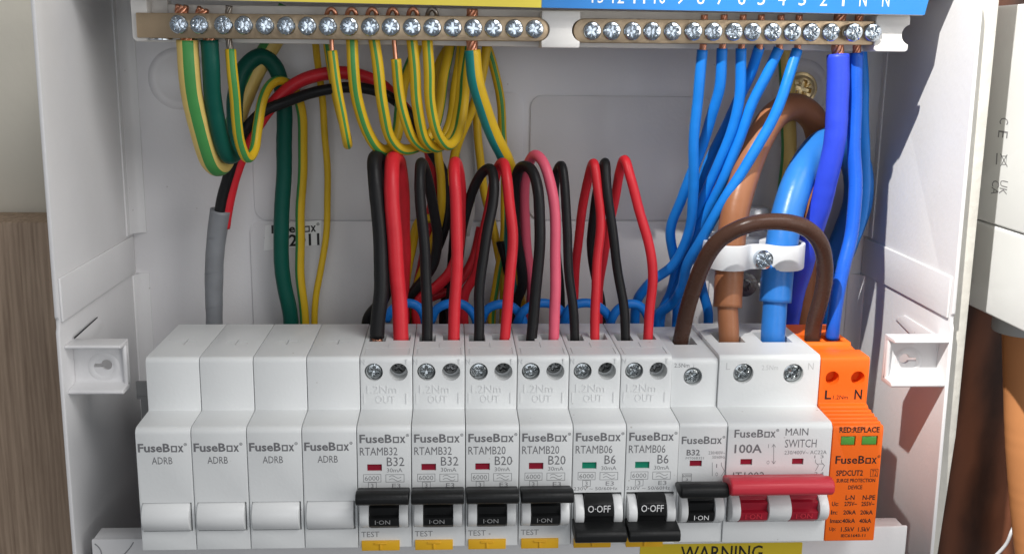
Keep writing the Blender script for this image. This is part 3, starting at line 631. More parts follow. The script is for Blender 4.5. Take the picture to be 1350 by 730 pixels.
# --- main switch
root = thing('main_switch', (214.5, -70, 0), 'white double width main switch with a long red lever', 'main switch')
s1, s2 = U(980, 492, DS), U(1046, 492.5, DS)
wins = [(U(u0, 610, DN).x, U(u1, 610, DN).x, U(980, 612.6, DN).z, U(980, 604.6, DN).z) for u0, u1 in ((976, 991.5), (1044, 1059))]
cuts = [G().cyl((s1.x, -90, s1.z), (0, 1, 0), 3.6, 8, 40), G().cyl((s2.x, -90, s2.z), (0, 1, 0), 3.6, 8, 40), G().box(200.4, 210.4, -69, -55, 50, 70), G().box(216.6, 227.8, -69, -55, 50, 70), G().box(197.4, 231.8, -104, -98, CH0+.2, CH1+2)]
cuts += [G().box(a_, b_, -104, -101.2, c_, d_) for a_, b_, c_, d_ in wins]
body(root, 196.6, 232.4, cuts)
for c in (s1, s2): screw(SC_BIG, 'terminal_screw', root, (c.x, -84.2, c.z))
for a_, b_, c_, d_ in wins: solid('indicator', G().box(a_+.1, b_-.1, -101.7, -101.1, c_+.1, d_-.1), M['window_red'], root)
g = G()
for u0, u1 in ((962.5, 974), (1011, 1040.5), (1077, 1089.5)): cheek(g, U(u0, 680, 105).x, U(u1, 680, 105).x, CH0+.6, CH1+.5)
solid('toggle_housing', g, M['plastic2'], root, bevel=.3, ang=60)
for u0, u1 in ((974.5, 1010.5), (1041, 1076.5)):
    x0, x1 = U(u0, 680, 105).x, U(u1, 680, 105).x
    pa = [(99, CH0+.6), (103.2, CH0+.6), (106.2, CH0+2.6), (106.9, CH0+5.6), (105.3, CH0+6.1), (105.9, CH0+8.8), (104.3, CH0+9.2), (104.4, CH1+2), (99, CH1+2)]
    solid('toggle_drum', G().prism(pa, x0, x1), M['darkredp'], root, bevel=.25)
    g = G(); put(g, 'I\u00b7ON', x0+1.6, x1-2.2, CH0+3.4, CH0+5.2, 107.0); letters('toggle_text', g, M['redp'], root)
bz0, bz1 = U(1030, 655.5, 115).z, U(1030, 627.5, 111).z; q0, q1 = U(963, 640, 114).x, U(1100, 640, 114).x
solid('lever', G().prism([(103, bz0+1.2), (107, bz0+.2), (113.6, bz0), (115.4, bz0+1.4), (115.4, bz1-1.8), (114.2, bz1-.5), (111.8, bz1), (109, bz1-.7), (106.5, bz1-2), (103, bz1-2.4)], q0, q1), M['redp'], root, bevel=.9, seg=3)
g = G(); fusebox(g, 968, 565.5, 1027, 576.5, DN, 0, .016); txt(g, 'MAIN', 1035.5, 564, 1066, 573.5, DN); txt(g, 'SWITCH', 1034.5, 578.5, 1077, 589.5, DN); txt(g, '100A', 968, 585, 1005, 597, DN, bold=.018)
txt(g, 'IT1002', 966, 621.5, 1008, 632, DN); letters('printed_name', g, M['ink'], root)
g = G(); txt(g, '230/400V~ AC22A', 1034, 593, 1090, 598.5, DN); txt(g, 'I', 1012.6, 585, 1013.6, 590, DN); txt(g, 'O', 1010.5, 606.5, 1014.5, 611.5, DN)
for P in (((1020, 585), (1020, 611)), ((1017.5, 589), (1020, 585), (1022.5, 589)), ((1017.5, 607), (1020, 611), (1022.5, 607)), ((1075, 605), (1075, 609), (1079, 613), (1075, 620)), ((1083, 605), (1083, 609), (1087, 613), (1083, 620)), ((1077, 611), (1086, 611))):
    line(g, [(U(u, v, DN).x, U(u, v, DN).z) for u, v in P], DN)
txt(g, '1 3', 1073.5, 599.5, 1086, 603.5, DN); txt(g, '2 4', 1073.5, 621.5, 1086, 626, DN); letters('printed_small_text', g, M['lightink'], root)
g = G(); txt(g, '2.5Nm', 1004, 481, 1026, 487.5, DS); txt(g, 'L', 957, 478, 963, 487, DS); txt(g, 'N', 1065, 478, 1073, 487, DS); letters('moulded_marks', g, M['mould'], root)  # relief shade of the white embossing put into flat grey letters
# --- surge protection device
root = thing('surge_protector', (241, -70, 0), 'bright orange surge protection device at the right end of the row', 'surge protector')
pr = [(41.4, .6), (100.5, 0), (DN, .6), (DN, ZN-2.4), (DN-.5, ZN-1.4)]
d_ = DN-.8
for i in range(5): pr += [(d_, ZN-1.2+i*.38), (d_-2.0, ZN-1.2+i*.38-.1), (d_-2.3, ZN-.85+i*.38-.1+.35)]; d_ -= 2.8
pr += [(DS, ZN+1.3), (DS, ZS-2.3), (DS-.4, ZS-1.2), (DS-1.2, ZS-.8), (76, ZS-.8), (75.6, ZS-2.2), (68, ZS-1.6), (67.6, ZS-.5), (41.4, ZS-.5)]
s1, s2 = U(1097.5, 498, DS), U(1131, 498, DS)
ws = [(U(a_, 580, DN).x, U(b_, 580, DN).x, U(1118, 587, DN).z, U(1118, 574.5, DN).z) for a_, b_ in ((1108.5, 1128), (1136, 1157))]
cuts = [G().cyl((s.x, -90, s.z), (0, 1, 0), 2.45, 9, 36) for s in (s1, s2)]+[G().box(233.6, 239.6, -66.5, -58, 52, 70), G().box(241.2, 247.8, -66.5, -58, 52, 70)]+[G().box(a_, b_, -104, -101.1, c_, e_) for a_, b_, c_, e_ in ws]
body(root, 232.7, 250.2, cuts, 'orange', pr)
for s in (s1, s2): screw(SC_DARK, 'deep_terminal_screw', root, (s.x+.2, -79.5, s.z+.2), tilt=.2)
for a_, b_, c_, e_ in ws:
    wo = solid('status_window', G().box(a_+.25, b_-.25, -101.9, -101.0, c_+.2, e_-.2), M['spdgreen'], root, bevel=.15)
g = G(); T = lambda s_, *q, **kw: txt(g, s_, *q, DN, **kw)
T('RED:REPLACE', 1106.5, 562, 1160, 570, bold=.022); fusebox(g, 1101, 600, 1160.5, 611, DN, 0, .016)
T('SPDCUT2', 1102, 619, 1138, 627, bold=.02); T('T2', 1149, 619, 1156, 626.5); frame(g, 1147, 617.5, 1158, 628, DN)
T('SURGE PROTECTION', 1102.5, 630, 1154, 635.5, bold=.02); T('DEVICE', 1118, 639, 1137, 644.5, bold=.02)
T('L-N', 1114.5, 652, 1127, 658.5, bold=.02); T('N-PE', 1137, 652, 1154, 658.5, bold=.02)
for i, (a_, b_, c_) in enumerate((('Uc:', '275V~', '255V~'), ('In:', '20kA', '20kA'), ('Imax:', '40kA', '40kA'), ('Up:', '1.5kV', '1.5kV'))):
    v0 = 660.5+11.2*i; x = 1096.5-1.2*i
    T(a_, x, v0, x+(16 if i == 2 else 9), v0+6, bold=.02); T(b_, 1113-1.5*i, v0, 1130-1.2*i, v0+6, bold=.02); T(c_, 1135.5-1.5*i, v0, 1153-2*i, v0+6, bold=.02)
T('IEC61643-11', 1108.5, 703, 1141, 707.5, bold=.02)
txt(g, 'L', 1087, 514, 1096.5, 526, DS, bold=.02); txt(g, '1.2Nm', 1098, 520.5, 1118, 526, DS); txt(g, 'N', 1126, 513, 1137, 526, DS, bold=.02)
letters('printed_text', g, M['blackink'], root)

# ================================================================ CABLE CLAMP
a, b = U(942, 356, 62), U(1062, 356, 62); zt = U(1000, 324, 62).z; zb = U(1000, 357, 62).z
cl = thing('cable_clamp', ((a.x+b.x)/2, -30, zb), 'white nylon saddle clamp screwed across the brown and blue tails', 'clamp')
c1, c2 = U(964, 340, 56), U(1027, 340, 56); R1, R2 = 6.6, 6.9
top = [(a.x, -50), (a.x+.5, -57)]
P = [Vector((a.x, -47, 0)), Vector((a.x+.2, -56, 0)), Vector((c1.x-3.8, -61.6, 0)), Vector((c1.x+2.2, -61.6, 0)), Vector((c1.x+5.2, -58.2, 0)), Vector(((c1.x+c2.x)/2, -57.4, 0)), Vector((c2.x-5.2, -58.2, 0)), Vector((c2.x-2.2, -61.9, 0)), Vector((c2.x+3.8, -61.8, 0)), Vector((b.x-.2, -56, 0)), Vector((b.x, -47, 0))]
path = spline(P, .9); g = G(); n = len(path); nor = []
for i in range(n):
    t = (path[min(i+1, n-1)]-path[max(0, i-1)]).normalized(); nor.append(Vector((t.y, -t.x, 0)))
vs = []
for i, p in enumerate(path):
    for o_, z in ((0, zb), (0, zt), (-1.6, zt), (-1.6, zb)): q = p+nor[i]*(-o_); vs.append((q.x, q.y, z))
fs = [(0, 1, 2, 3), tuple((n-1)*4+k for k in (3, 2, 1, 0))]
for i in range(n-1):
    for k in range(4): fs.append((i*4+k, i*4+(k+1) % 4, (i+1)*4+(k+1) % 4, (i+1)*4+k))
g.add(vs, fs); solid('strap', g, M['clamp'], cl, bevel=.35, seg=2, ang=60)
solid('saddle_base', G().box(a.x-.5, b.x+.5, -47, -40, zb+.5, zt-.4).box(a.x+4, a.x+9, -40, -8, zb+1, zt-1).box(b.x-9, b.x-4, -40, -8, zb+1, zt-1), M['clamp'], cl, bevel=.6)
cs = U(1005, 341, 59); screw(SC_CLAMP, 'clamp_screw', cl, (cs.x, -60.6, cs.z), rot=.6)
a2, b2 = U(932, 300, 20), U(962, 290, 20)
solid('mounting_bracket', G().box(a2.x, b.x+2, -8, -.8, zb-8, zt+6).box(a2.x, a2.x+10, -28, -8, zt+3.4, zt+6), M['clamp'], cl, bevel=.7)
c = U(986, 378, 12); g = G().cyl((c.x, -8, c.z), (0, -1, 0), 5.0, .8, 32); solid('washer', g, M['darkzinc'], cl, bevel=.2)
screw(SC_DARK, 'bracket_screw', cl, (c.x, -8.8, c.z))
# ================================================================ WIRES
# big tails
def tube_part(root, name, pts, r, m):
    v, f, _ = sweep(spline([U(*p) for p in pts]), r, 24, 0, None, .004); return mesh(name, v, f, M[m], root, True)
t = thing('brown_tail', tuple(U(960, 446, 62)), 'thick brown meter tail looping over and into the main switch', 'cable')
tube_part(t, 'outer_sheath', [(959, 405, 60), (960.5, 375, 58), (963, 335, 56), (968, 285, 54), (980, 238, 50), (998, 190, 45), (1022, 152, 38), (1050, 141, 29), (1074, 160, 22), (1082, 205, 17), (1076, 260, 14), (1066, 330, 13), (1060, 400, 13), (1058, 470, 13)], 5.25, 'tail')
tube_part(t, 'inner_sheath', [(961, 458, 62), (961, 440, 62), (960, 420, 61), (959, 400, 60)], 3.75, 'tail')
t = thing('blue_tail', tuple(U(1019, 446, 62)), 'thick blue meter tail bending into the main switch', 'cable')
tube_part(t, 'outer_sheath', [(1022, 398, 60), (1025, 360, 58), (1030, 325, 56), (1040, 275, 52), (1058, 227, 45), (1082, 193, 36), (1108, 188, 27), (1128, 215, 20), (1131, 265, 15), (1112, 320, 12), (1090, 380, 11), (1085, 450, 11)], 5.9, 'bigblue')
tube_part(t, 'inner_sheath', [(1019, 458, 62), (1019, 440, 62), (1021, 415, 61), (1022, 394, 60)], 4.45, 'bigblue')
wire('link_wire', [(896, 456, 62), (898, 443, 62.5), (908, 400, 66), (926, 352, 71), (952, 314, 76), (985, 296.5, 79), (1022, 292, 79), (1058, 299, 78), (1082, 322, 75), (1089, 355, 71), (1083, 395, 67), (1073, 430, 63), (1070, 456, 62)], 2.95, ['link'], 'dark brown looping link from single screw breaker to orange device', 'wire')
# neutral conductors off the blue bar
BG = 'blue neutral wires on the terminal bar'
def bw(u, top, pts, label, mats=['blue'], r=1.95, tail=14, tipw=1.3):
    wire('blue_wire', [(u, top, 54)]+pts, r, mats, label, 'wire', BG, tail=tail, tip=[[(u, top+3, 54), (u+1.2, top-8, 54.5)], [(u+2.5, 34, 55), (u+2.8, 20, 55)]], tipr=tipw)
bw(926, 66, [(921, 125, 53), (915, 200, 50), (913, 260, 46), (909, 300, 42), (888, 350, 36), (860, 370, 32), (842, 392, 28), (838, 410, 25)], 'blue wire from the left end of the blue wire group, hanging straight down')
bw(952, 64, [(948, 115, 52), (936, 160, 48), (920, 210, 42), (899, 262, 38), (884, 300, 34), (887, 335, 30), (895, 370, 27), (893, 410, 25)], 'blue wire second from left below the bar, bulging out leftmost at mid height')
bw(977, 64, [(975, 120, 52), (966, 170, 49), (948, 215, 45), (928, 262, 41), (908, 312, 36), (892, 350, 31), (884, 385, 27), (872, 415, 25)], 'blue wire third from left below the bar, kinked beside the second')
bw(1001, 63, [(988, 100, 49), (968, 142, 44), (946, 190, 38), (926, 240, 33), (917, 295, 28), (919, 345, 25), (927, 385, 23), (934, 412, 22)], 'blue wire fourth from left below the bar, sitting behind the others')
bw(1027, 64, [(1010, 102, 53), (988, 145, 51), (972, 190, 49), (955, 232, 47), (932, 280, 42), (912, 325, 36), (898, 370, 31), (882, 400, 27), (866, 414, 25)], 'blue wire fifth from left below the bar, slanting beside the front diagonal one')
bw(1051, 66, [(1037, 108, 56), (1014, 165, 56), (985, 217, 55), (955, 265, 53), (930, 305, 49), (905, 350, 42), (898, 380, 36), (885, 402, 30), (868, 416, 26)], 'blue wire slanting in front across the others from under numeral three')
wire('violet_wire', [(1105, 72, 55), (1105, 120, 56), (1100, 180, 56), (1089, 240, 53), (1075, 298, 48), (1060, 345, 42), (1047, 385, 34), (1040, 420, 28)], 4.0, ['violet'], 'thick violet blue wire hanging from the right end of neutral bar', 'wire', tail=14,
     tip=[[(1105, 76, 55), (1104, 58, 55)], [(1106, 34, 55), (1108, 19, 55)]], tipr=2.3)
wire('blue_wire', [(1129, 70, 54), (1127, 125, 54), (1126, 190, 54), (1128, 250, 55), (1124, 305, 57), (1112, 350, 60), (1103, 395, 62), (1098, 432, 62.5), (1097, 446, 62)], 2.5, ['deepblue'], 'glossy blue wire running down the right side into the orange device', 'wire',
     tip=[[(1129, 73, 54), (1130, 58, 54)], [(1132, 34, 55), (1133, 20, 55)], [(1097, 443, 62), (1096.5, 453, 62)]], tipr=1.6)
wire('blue_wire', [(1133, 60, 40), (1135, 120, 38), (1138, 190, 34), (1139, 240, 30), (1130, 295, 27), (1114, 340, 24), (1098, 385, 22), (1092, 420, 20)], 2.7, ['blue'], 'shaded blue wire behind the glossy one at the right side', 'wire', tail=14)
# flexible neutral links behind the breakers
for i, P in enumerate(([(509, 422, 36), (516, 408, 37), (535, 399, 37), (551, 404, 37), (560, 420, 36)], [(568, 424, 36), (576, 406, 38), (597, 399, 38), (614, 402, 37), (628, 420, 36)], [(634, 424, 36), (642, 407, 38), (658, 401, 38), (674, 403, 37), (690, 420, 36)],
                       [(681, 428, 36), (690, 409, 39), (707, 400, 38), (727, 401, 37), (748, 420, 36)], [(742, 428, 36), (752, 405, 39), (768, 399, 38), (786, 402, 37), (804, 420, 36)], [(803, 430, 36), (813, 408, 39), (828, 400, 38), (842, 402, 37), (856, 422, 36)])):
    pl = ['short blue loop behind the leftmost breaker with paired wires', 'short blue loop behind the second breaker with paired wires', 'short blue loop behind the breaker with wavy wires', 'short blue loop behind the breaker with the pink wire', 'short blue loop behind the fifth breaker, the first switched off', 'short blue loop nearest the hanging blue wire bundle'][i]
    wire('neutral_link', P, 1.75, ['blue'], pl, 'wire', 'short blue links behind the breakers', tail=8)
# paired output wires: hole, up the front, over the top, down behind
OG = 'output wires looping up from the breakers'
def ow(pts, r, m, label, exposed=False):
    wire({'black': 'black_wire', 'red': 'red_wire', 'pink': 'pink_wire'}[m], pts, r, [m], label, 'wire', OG, tail=16, tip=[[(pts[0][0], 446, 62), (pts[0][0]+.4, 452, 62)]] if exposed else None, tipr=r*.8)
def H(u, v): return (u, v+8, 62)
ow([(497, 444.5, 62), (498, 425, 62), (501, 390, 61), (502, 335, 58), (499, 280, 55), (496, 235, 52), (494, 209, 47), (500, 208, 41), (506, 250, 33), (511, 310, 26), (513, 365, 21), (503, 400, 18), (486, 420, 15)], 2.68, 'black', 'thickest black wire, leftmost of the looping pairs', True)
ow([H(529, 444), (527, 420, 61), (523, 350, 59), (519, 280, 56), (516, 232, 52), (517, 210, 46), (524, 212, 40), (530, 260, 32), (533, 330, 25), (530, 400, 20)], 2.82, 'red', 'thickest red wire beside the leftmost black loop')
ow([H(563, 446), (563, 425, 61), (561, 365, 59), (558, 300, 57), (554, 240, 53), (555, 214, 47), (561, 225, 41), (570, 275, 33), (577, 312, 28), (571, 350, 24), (552, 378, 21), (536, 398, 19)], 2.00, 'black', 'black wire with pointed loop left of the second red wire')
ow([H(598, 444), (599, 420, 61), (601, 360, 59), (602, 290, 57), (600, 235, 53), (601, 213, 47), (605, 225, 41), (606, 300, 32), (596, 355, 26), (574, 380, 22), (552, 396, 19)], 2.18, 'red', 'straight red wire second from left among red loops')
ow([H(631, 446), (632, 420, 61), (634, 370, 60), (642, 310, 57), (649, 270, 54), (650, 240, 51), (646, 221, 46), (636, 227, 42), (622, 255, 37), (611, 300, 31), (604, 345, 26), (594, 385, 22)], 1.91, 'black', 'wavy black wire with wide open loop beside a wavy red wire')
ow([H(665, 444), (668, 415, 61), (674, 360, 60), (676, 310, 58), (671, 265, 55), (667, 235, 52), (663, 214, 47), (656, 222, 42), (648, 262, 37), (637, 315, 31), (626, 362, 25), (612, 388, 22)], 1.96, 'red', 'wavy red wire looping between wavy black and round black loop')
ow([H(700, 446), (703, 415, 61), (709, 360, 60), (713, 300, 58), (709, 250, 54), (699, 222, 49), (687, 219, 44), (679, 240, 39), (679, 295, 33), (687, 345, 28), (689, 378, 24), (680, 400, 21)], 2.05, 'black', 'black wire with broad round loop left of the pink wire')
ow([H(730, 443), (731, 415, 61), (733, 360, 59), (733, 300, 57), (727, 250, 53), (716, 215, 48), (704, 204, 43), (695, 218, 39), (692, 265, 34), (695, 325, 28), (700, 380, 23), (699, 405, 20)], 2.00, 'pink', 'pink wire arching above the round black loop')
ow([H(758, 446), (756, 415, 61), (751, 360, 59), (748, 300, 57), (745, 250, 53), (739, 217, 48), (733, 226, 43), (731, 280, 36), (736, 345, 28), (739, 405, 21)], 1.73, 'black', 'slim black wire loop right of the pink wire')
ow([H(784, 443), (785, 415, 61), (787, 350, 59), (791, 300, 57), (788, 250, 53), (783, 214, 48), (777, 230, 43), (768, 280, 37), (760, 335, 30), (756, 390, 24)], 1.77, 'red', 'red wire with narrow pointed loop left of the tall black loop')
ow([H(825, 446), (823, 415, 61), (815, 365, 59), (807, 300, 57), (801, 245, 53), (798, 213, 48), (794, 225, 44), (784, 268, 38), (779, 315, 32), (784, 360, 27), (794, 400, 22)], 1.77, 'black', 'black wire leaning between the two rightmost red loops')
ow([H(854, 442), (856, 415, 61), (860, 370, 60), (854, 320, 58), (841, 270, 54), (831, 230, 51), (825, 209, 47), (818, 226, 43), (808, 272, 38), (797, 325, 32), (790, 385, 25)], 1.82, 'red', 'rightmost red wire with wide leaning loop')
wire('black_wire', [(592, 250, 16), (600, 300, 15), (596, 350, 14), (588, 392, 13), (586, 415, 12)], 2.3, ['black'], 'short shaded black wire low behind the straight red loop', 'wire', tail=12)
wire('red_wire', [(634, 300, 12), (622, 345, 13), (598, 378, 14), (566, 392, 14), (548, 404, 13)], 1.9, ['red'], 'shaded red wire sagging low behind the wavy pair', 'wire', tail=12)
wire('black_wire', [(660, 318, 12), (668, 350, 12), (676, 385, 12), (672, 415, 12)], 1.9, ['black'], 'short shaded black wire low behind the wavy red loop', 'wire', tail=12)
# earth conductors
EG = 'green and yellow earth wires on the earth bar'
def ew(name, pts, r, label, mats=['yel', 'grn'], stripe=HALF, ph=0.0, tip=None, tipm='copper', tipr=None, solidtip=False, tail=0, group=EG):
    return wire(name, pts, r, mats, label, 'wire', group, stripe, ph, tail, tip, tipm, tipr, solidtip)
ew('earth_wire', [(247, 53, 54), (250, 95, 53), (257, 145, 50), (266, 185, 46), (278, 214, 40), (290, 219, 33), (302, 195, 26), (315, 150, 21), (329, 110, 18), (345, 78, 16), (362, 50, 15), (380, 10, 14)], 3.75, 'thick green and yellow earth wire at the left end', ['yel2', 'grn'], [(-.13, .045), (.36, .6)], 0, [[(247, 56, 54), (246, 40, 54.5)], [(239, 22, 55), (240, 8, 55)]], tipr=2.4)
ew('dark_green_wire', [(276, 53, 54), (279, 95, 53), (283, 140, 50), (290, 180, 46), (301, 205, 40), (310, 200, 33), (309, 165, 28), (311, 125, 24), (322, 90, 21), (345, 73, 19), (364, 88, 17), (373, 130, 15), (374, 200, 13), (373, 270, 12), (371, 335, 12), (375, 380, 12), (383, 425, 12)], 3.1, 'dark green earth cable looping beside the thick striped one', ['dgreen'], None, 0, [[(276, 55, 54), (275, 40, 54.5)], [(264, 23, 55), (268, 12, 55)]], tipr=2.2, tail=12)
ew('earth_wire', [(304, 65, 54), (306, 100, 54), (311, 150, 51), (317, 190, 47), (326, 209, 42), (336, 199, 36), (341, 165, 31), (346, 130, 27), (357, 110, 23), (370, 105, 20), (386, 116, 17), (396, 145, 14), (400, 200, 11), (396, 290, 9), (395, 360, 9), (402, 425, 9)], 1.9, 'earth wire bending up beside dark green loop, ends in dark strands', stripe=[(-.15, -.02), (.4, .55)], ph=.02, tip=[[(304, 68, 54), (301, 50, 54)], [(301, 24, 55), (302, 8, 55)]], tipm='tinned', tipr=1.2, tail=12)
ew('earth_wire', [(413, 30, 20), (417, 70, 17), (423, 110, 14), (428, 160, 11), (431, 220, 9), (430, 300, 8), (424, 355, 8), (417, 390, 8), (415, 425, 8)], 1.35, 'thin yellow earth wire hanging alone before the back panel', stripe=[(.3, .45)], tail=12, group=None)
ST = dict(solidtip=True, tipr=.8)
def loops(u, v=14): return [(u-6, 22, 55), (u-3, v-1, 56), (u+2, v-3, 56), (u+6, v+3, 56), (u+7, 22, 55)]
ew('earth_wire', [(438, 67, 54), (444, 110, 54), (451, 155, 52), (457, 186, 48), (458, 190, 40), (456, 180, 34), (449, 150, 29), (441, 110, 26), (434, 70, 24), (428, 20, 22)], 1.75, 'earth wire with a narrow edge-on loop on bare copper lead', stripe=[(-.08, .02), (.4, .55)], tip=[[(438, 70, 54), (437, 48, 54)], loops(436)], **ST)
ew('earth_wire', [(464, 52, 54), (466, 95, 54), (471, 135, 52), (482, 172, 48), (498, 195, 44), (513, 198, 39), (523, 180, 34), (528, 145, 30), (533, 108, 26), (540, 86, 22), (547, 70, 20), (552, 30, 18)], 2.1, 'earth wire with widest loop, bottoming above the thick black loop', stripe=[(-.09, .05), (.42, .58)], tip=[[(464, 55, 54), (463, 45, 54)], loops(463)], **ST)
ew('earth_wire', [(493, 52, 54), (499, 95, 54), (506, 145, 52), (514, 180, 48), (531, 198, 44), (552, 194, 40), (569, 175, 36), (579, 140, 32), (584, 100, 28), (592, 68, 25), (600, 30, 22)], 2.0, 'earth wire with deep loop right of the widest one', stripe=[(-.06, .04), (.42, .58)], tip=[[(493, 55, 54), (491, 45, 54)], loops(490)], **ST)
ew('earth_wire', [(522, 78, 54), (525, 115, 53), (533, 155, 51), (546, 185, 47), (564, 196, 43), (583, 186, 38), (595, 155, 34), (600, 115, 30), (606, 75, 27), (612, 30, 24)], 1.85, 'earth wire hanging on a long bare copper lead', stripe=[(-.06, .04), (.42, .58)], tip=[[(522, 81, 54), (519, 48, 54)], loops(517)], **ST)
ew('earth_wire', [(543, 52, 54), (547, 95, 54), (552, 145, 52), (560, 183, 48), (575, 195, 43), (592, 183, 38), (601, 150, 34), (606, 112, 30), (611, 75, 28), (617, 30, 25)], 2.0, 'earth wire looping beside the rightmost narrow loop', stripe=[(-.04, .06), (.42, .58)], tip=[[(543, 55, 54), (544, 45, 54)], loops(544)], **ST)
ew('earth_wire', [(563, 52, 54), (566, 95, 55), (569, 140, 53), (577, 178, 49), (590, 192, 44), (602, 180, 39), (609, 145, 35), (613, 105, 31), (617, 75, 29), (622, 30, 26)], 1.95, 'rightmost looped earth wire, narrow loop in front of the others', stripe=[(-.08, .02), (.42, .58)], tip=[[(563, 55, 54), (566, 45, 54)], loops(569)], tipm='tinned', **ST)
ew('earth_wire', [(623, 66, 54), (627, 105, 53), (639, 145, 49), (653, 180, 44), (667, 212, 37), (675, 245, 29), (674, 290, 22), (677, 340, 18), (682, 385, 16), (690, 420, 15)], 2.85, 'thick teal and yellow earth wire dropping diagonally from the bar', ['yel', 'teal'], [(-.035, .30)], .03, [[(623, 69, 54), (622, 52, 54)], [(622, 28, 55), (623, 13, 55)]], tipr=2.1, tail=12)
UG = 'earth wires in shade behind the loops'
ew('earth_wire', [(575, 195, 22), (569, 150, 21), (571, 108, 20), (582, 78, 19), (594, 60, 18), (606, 20, 18)][::-1]+[(582, 235, 22), (580, 290, 21), (563, 340, 19), (546, 385, 17), (540, 420, 16)], 1.7, 'shaded earth wire left of pale strap, ending near breaker tops', stripe=[(.25, .5)], tail=12, group=UG)
ew('earth_wire', [(634, 40, 18), (650, 85, 16), (660, 130, 14), (664, 190, 12), (665, 260, 11), (663, 320, 11), (656, 370, 11), (649, 410, 11)], 1.7, 'shaded earth wire right of the thick teal and yellow wire', stripe=[(-.08, .06), (.42, .55)], tail=12, group=UG)
ew('earth_wire', [(642, 60, 24), (632, 115, 23), (616, 160, 22), (603, 195, 21), (592, 240, 20), (578, 285, 18), (552, 290, 17), (543, 330, 16), (535, 375, 15), (530, 410, 14)], 1.8, 'shaded yellow earth wire slanting down left behind black wires', stripe=[(.3, .5)], tail=12, group=UG)
ew('earth_wire', [(622, 60, 10), (626, 120, 9), (631, 190, 8), (639, 250, 8), (652, 310, 8), (661, 360, 8), (664, 410, 8)], 1.7, 'shaded yellow earth wire nearest back panel, right of pale strap', stripe=[(.35, .55)], tail=12, group=UG)
ew('earth_wire', [(1035, 40, 14), (1037, 90, 13), (1040, 150, 12), (1039, 210, 12), (1033, 260, 12), (1026, 330, 11), (1022, 400, 11)], 3.1, 'thick pale earth wire behind the brown tail near brass screw', ['yel2', 'grn'], [(.18, .42)], tail=12, group=None)
# pale strap
ps = thing('pale_strap', tuple(U(612, 320, 4)), 'pale plastic strap hanging behind the earth wire loops', 'strap')
P = spline([U(596, 60, 5), U(606, 110, 4), U(614, 180, 4), (U(617, 250, 4)), U(615, 311, 4)], 2); g = G(); n = len(P); vs = []
for i, p in enumerate(P):
    hw = 3.0*(1 if i < n-4 else max(.2, (n-1-i)/4)**.5)
    for ox, oy in ((-hw, -.6), (hw, -.6), (hw, .6), (-hw, .6)): vs.append((p.x+ox, p.y+oy, p.z))
g.add(vs, [(0, 1, 2, 3), tuple((n-1)*4+k for k in (3, 2, 1, 0))]+[(i*4+k, i*4+(k+1) % 4, (i+1)*4+(k+1) % 4, (i+1)*4+k) for i in range(n-1) for k in range(4)])
solid('strap_body', g, M['tie'], ps, bevel=.2)
# taped pair of supply wires at the left
wire('black_wire', [(287, 300, 22), (292, 262, 24), (303, 222, 26), (322, 175, 26), (345, 149, 26), (378, 135, 26), (420, 120, 27), (460, 115, 26), (495, 120, 25), (522, 134, 23), (545, 158, 22), (570, 200, 21), (588, 240, 20), (587, 290, 19), (569, 343, 18), (546, 385, 17), (535, 410, 16)], 2.05, ['black'], 'long black wire arching from the grey tape across to centre', 'wire', tail=12)
wire('red_wire', [(295, 300, 20), (302, 260, 21), (314, 220, 22), (334, 172, 22), (360, 136, 22), (392, 109, 22), (428, 98, 22), (465, 97, 21), (500, 110, 20), (530, 140, 18), (553, 172, 17), (568, 205, 16), (572, 260, 15), (562, 330, 14), (551, 380, 13), (548, 410, 13)], 2.5, ['red'], 'long red wire arching above the black one from grey tape', 'wire', tail=12)
tp = thing('taped_sleeve', tuple(U(283, 425, 20)), 'grey tape wrapped round the red and black pair at left', 'tape')
path = spline([U(282, 470, 20), U(282.5, 425, 20), U(282, 380, 20), U(283, 340, 20.5), U(286.5, 305, 21), U(290.5, 277, 22)], .8)
rad = [(3.15+.75*min(1, max(0, i/len(path)))+.05*math.sin(i*.21)+.03*math.sin(i*.53)) for i in range(len(path))]
v, f, mi = sweep(path, rad, 22); mesh('tape_wrap', v, f, M['tape'], tp, True)
for i in range(8, len(path)-2, 17):     # overlapping turns
    c = path[i]; ring = [c+Vector((math.cos(t)*(rad[i]+.12), math.sin(t)*(rad[i]+.12), .9*math.cos(t+.6))) for t in [2*math.pi*k/24 for k in range(25)]]
    vv, ff, _ = sweep(ring, .09, 6); mesh('tape_edge', vv, ff, M['tape'], tp, True)

# ================================================================ RIGHT OF THE ENCLOSURE
bt = solid('painted_batten', G().prism([(0, -120), (66, -120), (79, 30), (77, 190), (77, 300), (0, 300)], 281.4, 288.0), M['batten'], None, bevel=1.0, base=(285, -35, -120))
tag(bt, 'narrow cream painted batten along the right edge of enclosure', 'batten')
MX = 305.0
mt = thing('meter_box', (345, -80, 70), 'white meter housing at the right edge with conformity marks', 'meter')
zs = UX(1310, 297, MX).z; zb = UX(1300, 414, MX).z; zt = 184
def casing(name, x0, za, zb_, rlow):
    P = [(165, za), (165, zb_), (13.5, zb_), (12, zb_-1.5)]+[(12+rlow-rlow*math.cos(math.radians(90*i/8)), za+rlow-rlow*math.sin(math.radians(90*i/8))) for i in range(9)]
    return solid(name, G().prism(P, x0, MX+120), M['meter'], mt, bevel=.9, seg=3, ang=30)
casing('upper_case', MX, zs+.22, zt, .8); casing('lower_case', MX+.25, zb, zs-.22, 9)
solid('case_seam', G().box(MX+2, MX+117, -162, -16, zs-4, zs+4), M['hole'], mt)
g = G()
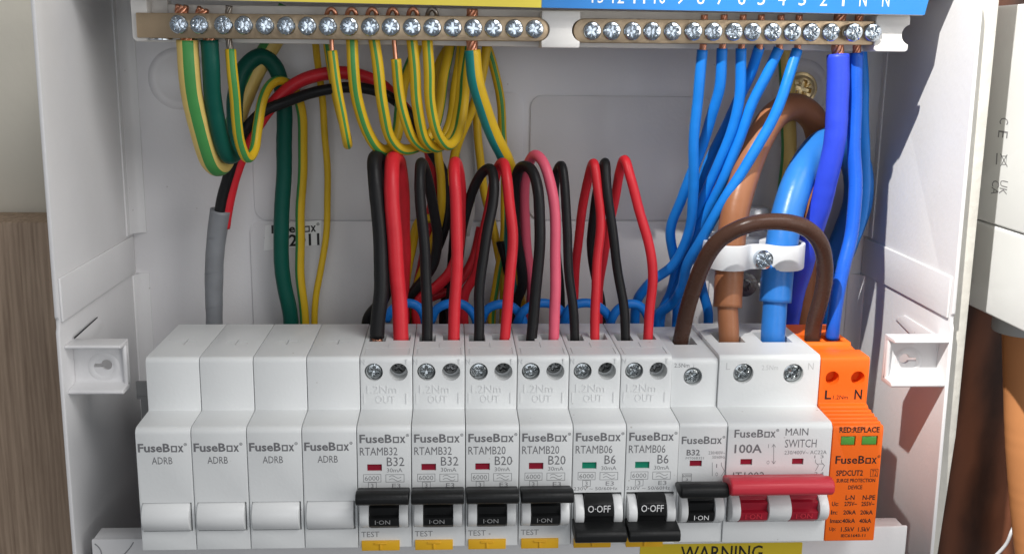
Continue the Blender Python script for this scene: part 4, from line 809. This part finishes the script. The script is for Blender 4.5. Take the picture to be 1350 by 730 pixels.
def sidetext(s_, u0, v0, u1, v1, bold=0):
    vs, fs = glyphs(s_, bold); a0 = min(v.x for v in vs); a1 = max(v.x for v in vs); b0 = min(v.y for v in vs); b1 = max(v.y for v in vs)
    p = UX(u0, v0, MX); q = UX(u1, v1, MX)       # u0 = left edge in the picture, v0 top
    g.add([(MX-.05, p.y+(v.y-b0)/(b1-b0)*(q.y-p.y), p.z+(v.x-a0)/(a1-a0)*(q.z-p.z)) for v in vs], fs)
sidetext('C', 1318.5, 155, 1329, 165); sidetext('E', 1316.5, 172, 1328, 183)
sidetext('UK', 1319, 237, 1327, 258); sidetext('CA', 1308.5, 237, 1316, 258)
def sline(P, t=.45):
    for (ua, va), (ub, vb) in zip(P[:-1], P[1:]):
        a_ = UX(ua, va, MX-.05); b_ = UX(ub, vb, MX-.05); dv = (b_-a_).normalized(); n_ = Vector((0, -dv.z, dv.y))*t/2; g.add([a_-n_, b_-n_, b_+n_, a_+n_], [(0, 1, 2, 3)])
sline([(1319, 203), (1328, 220)]); sline([(1328, 204), (1319, 219)]); sline([(1320, 206), (1327, 206), (1326, 217), (1321, 217), (1320, 206)], .3); sline([(1314.5, 202), (1313.5, 217)], .9)
letters('printed_marks', g, M['lightink'], mt)
gl = thing('cable_gland', tuple(U(1348, 436, 35)), 'grey cable gland under the white meter housing', 'gland')
c = U(1348, 434, 38); solid('gland_nut', G().cyl(c+Vector((0, 0, -1)), (0, 0, 1), 11.5, 8, 40), M['gland'], gl, bevel=.8)
ob = thing('orange_cable', tuple(U(1354, 740, 32)), 'thick orange brown cable running down from the grey gland', 'cable')
tube_part(ob, 'sheath', [(1353, 425, 38), (1354, 500, 37), (1357, 600, 35), (1365, 700, 32), (1374, 790, 30)], 9.0, 'conduit')
wire('white_wire', [(1301, 742, 12), (1316, 728, 14), (1328, 714, 16), (1333, 700, 17), (1338, 692, 14), (1350, 690, 8)], .75, ['clamp'], 'thin white wire curling at lower right by the dark board', 'wire')
for o in bpy.data.objects:
    if '_b' in o: del o['_b']
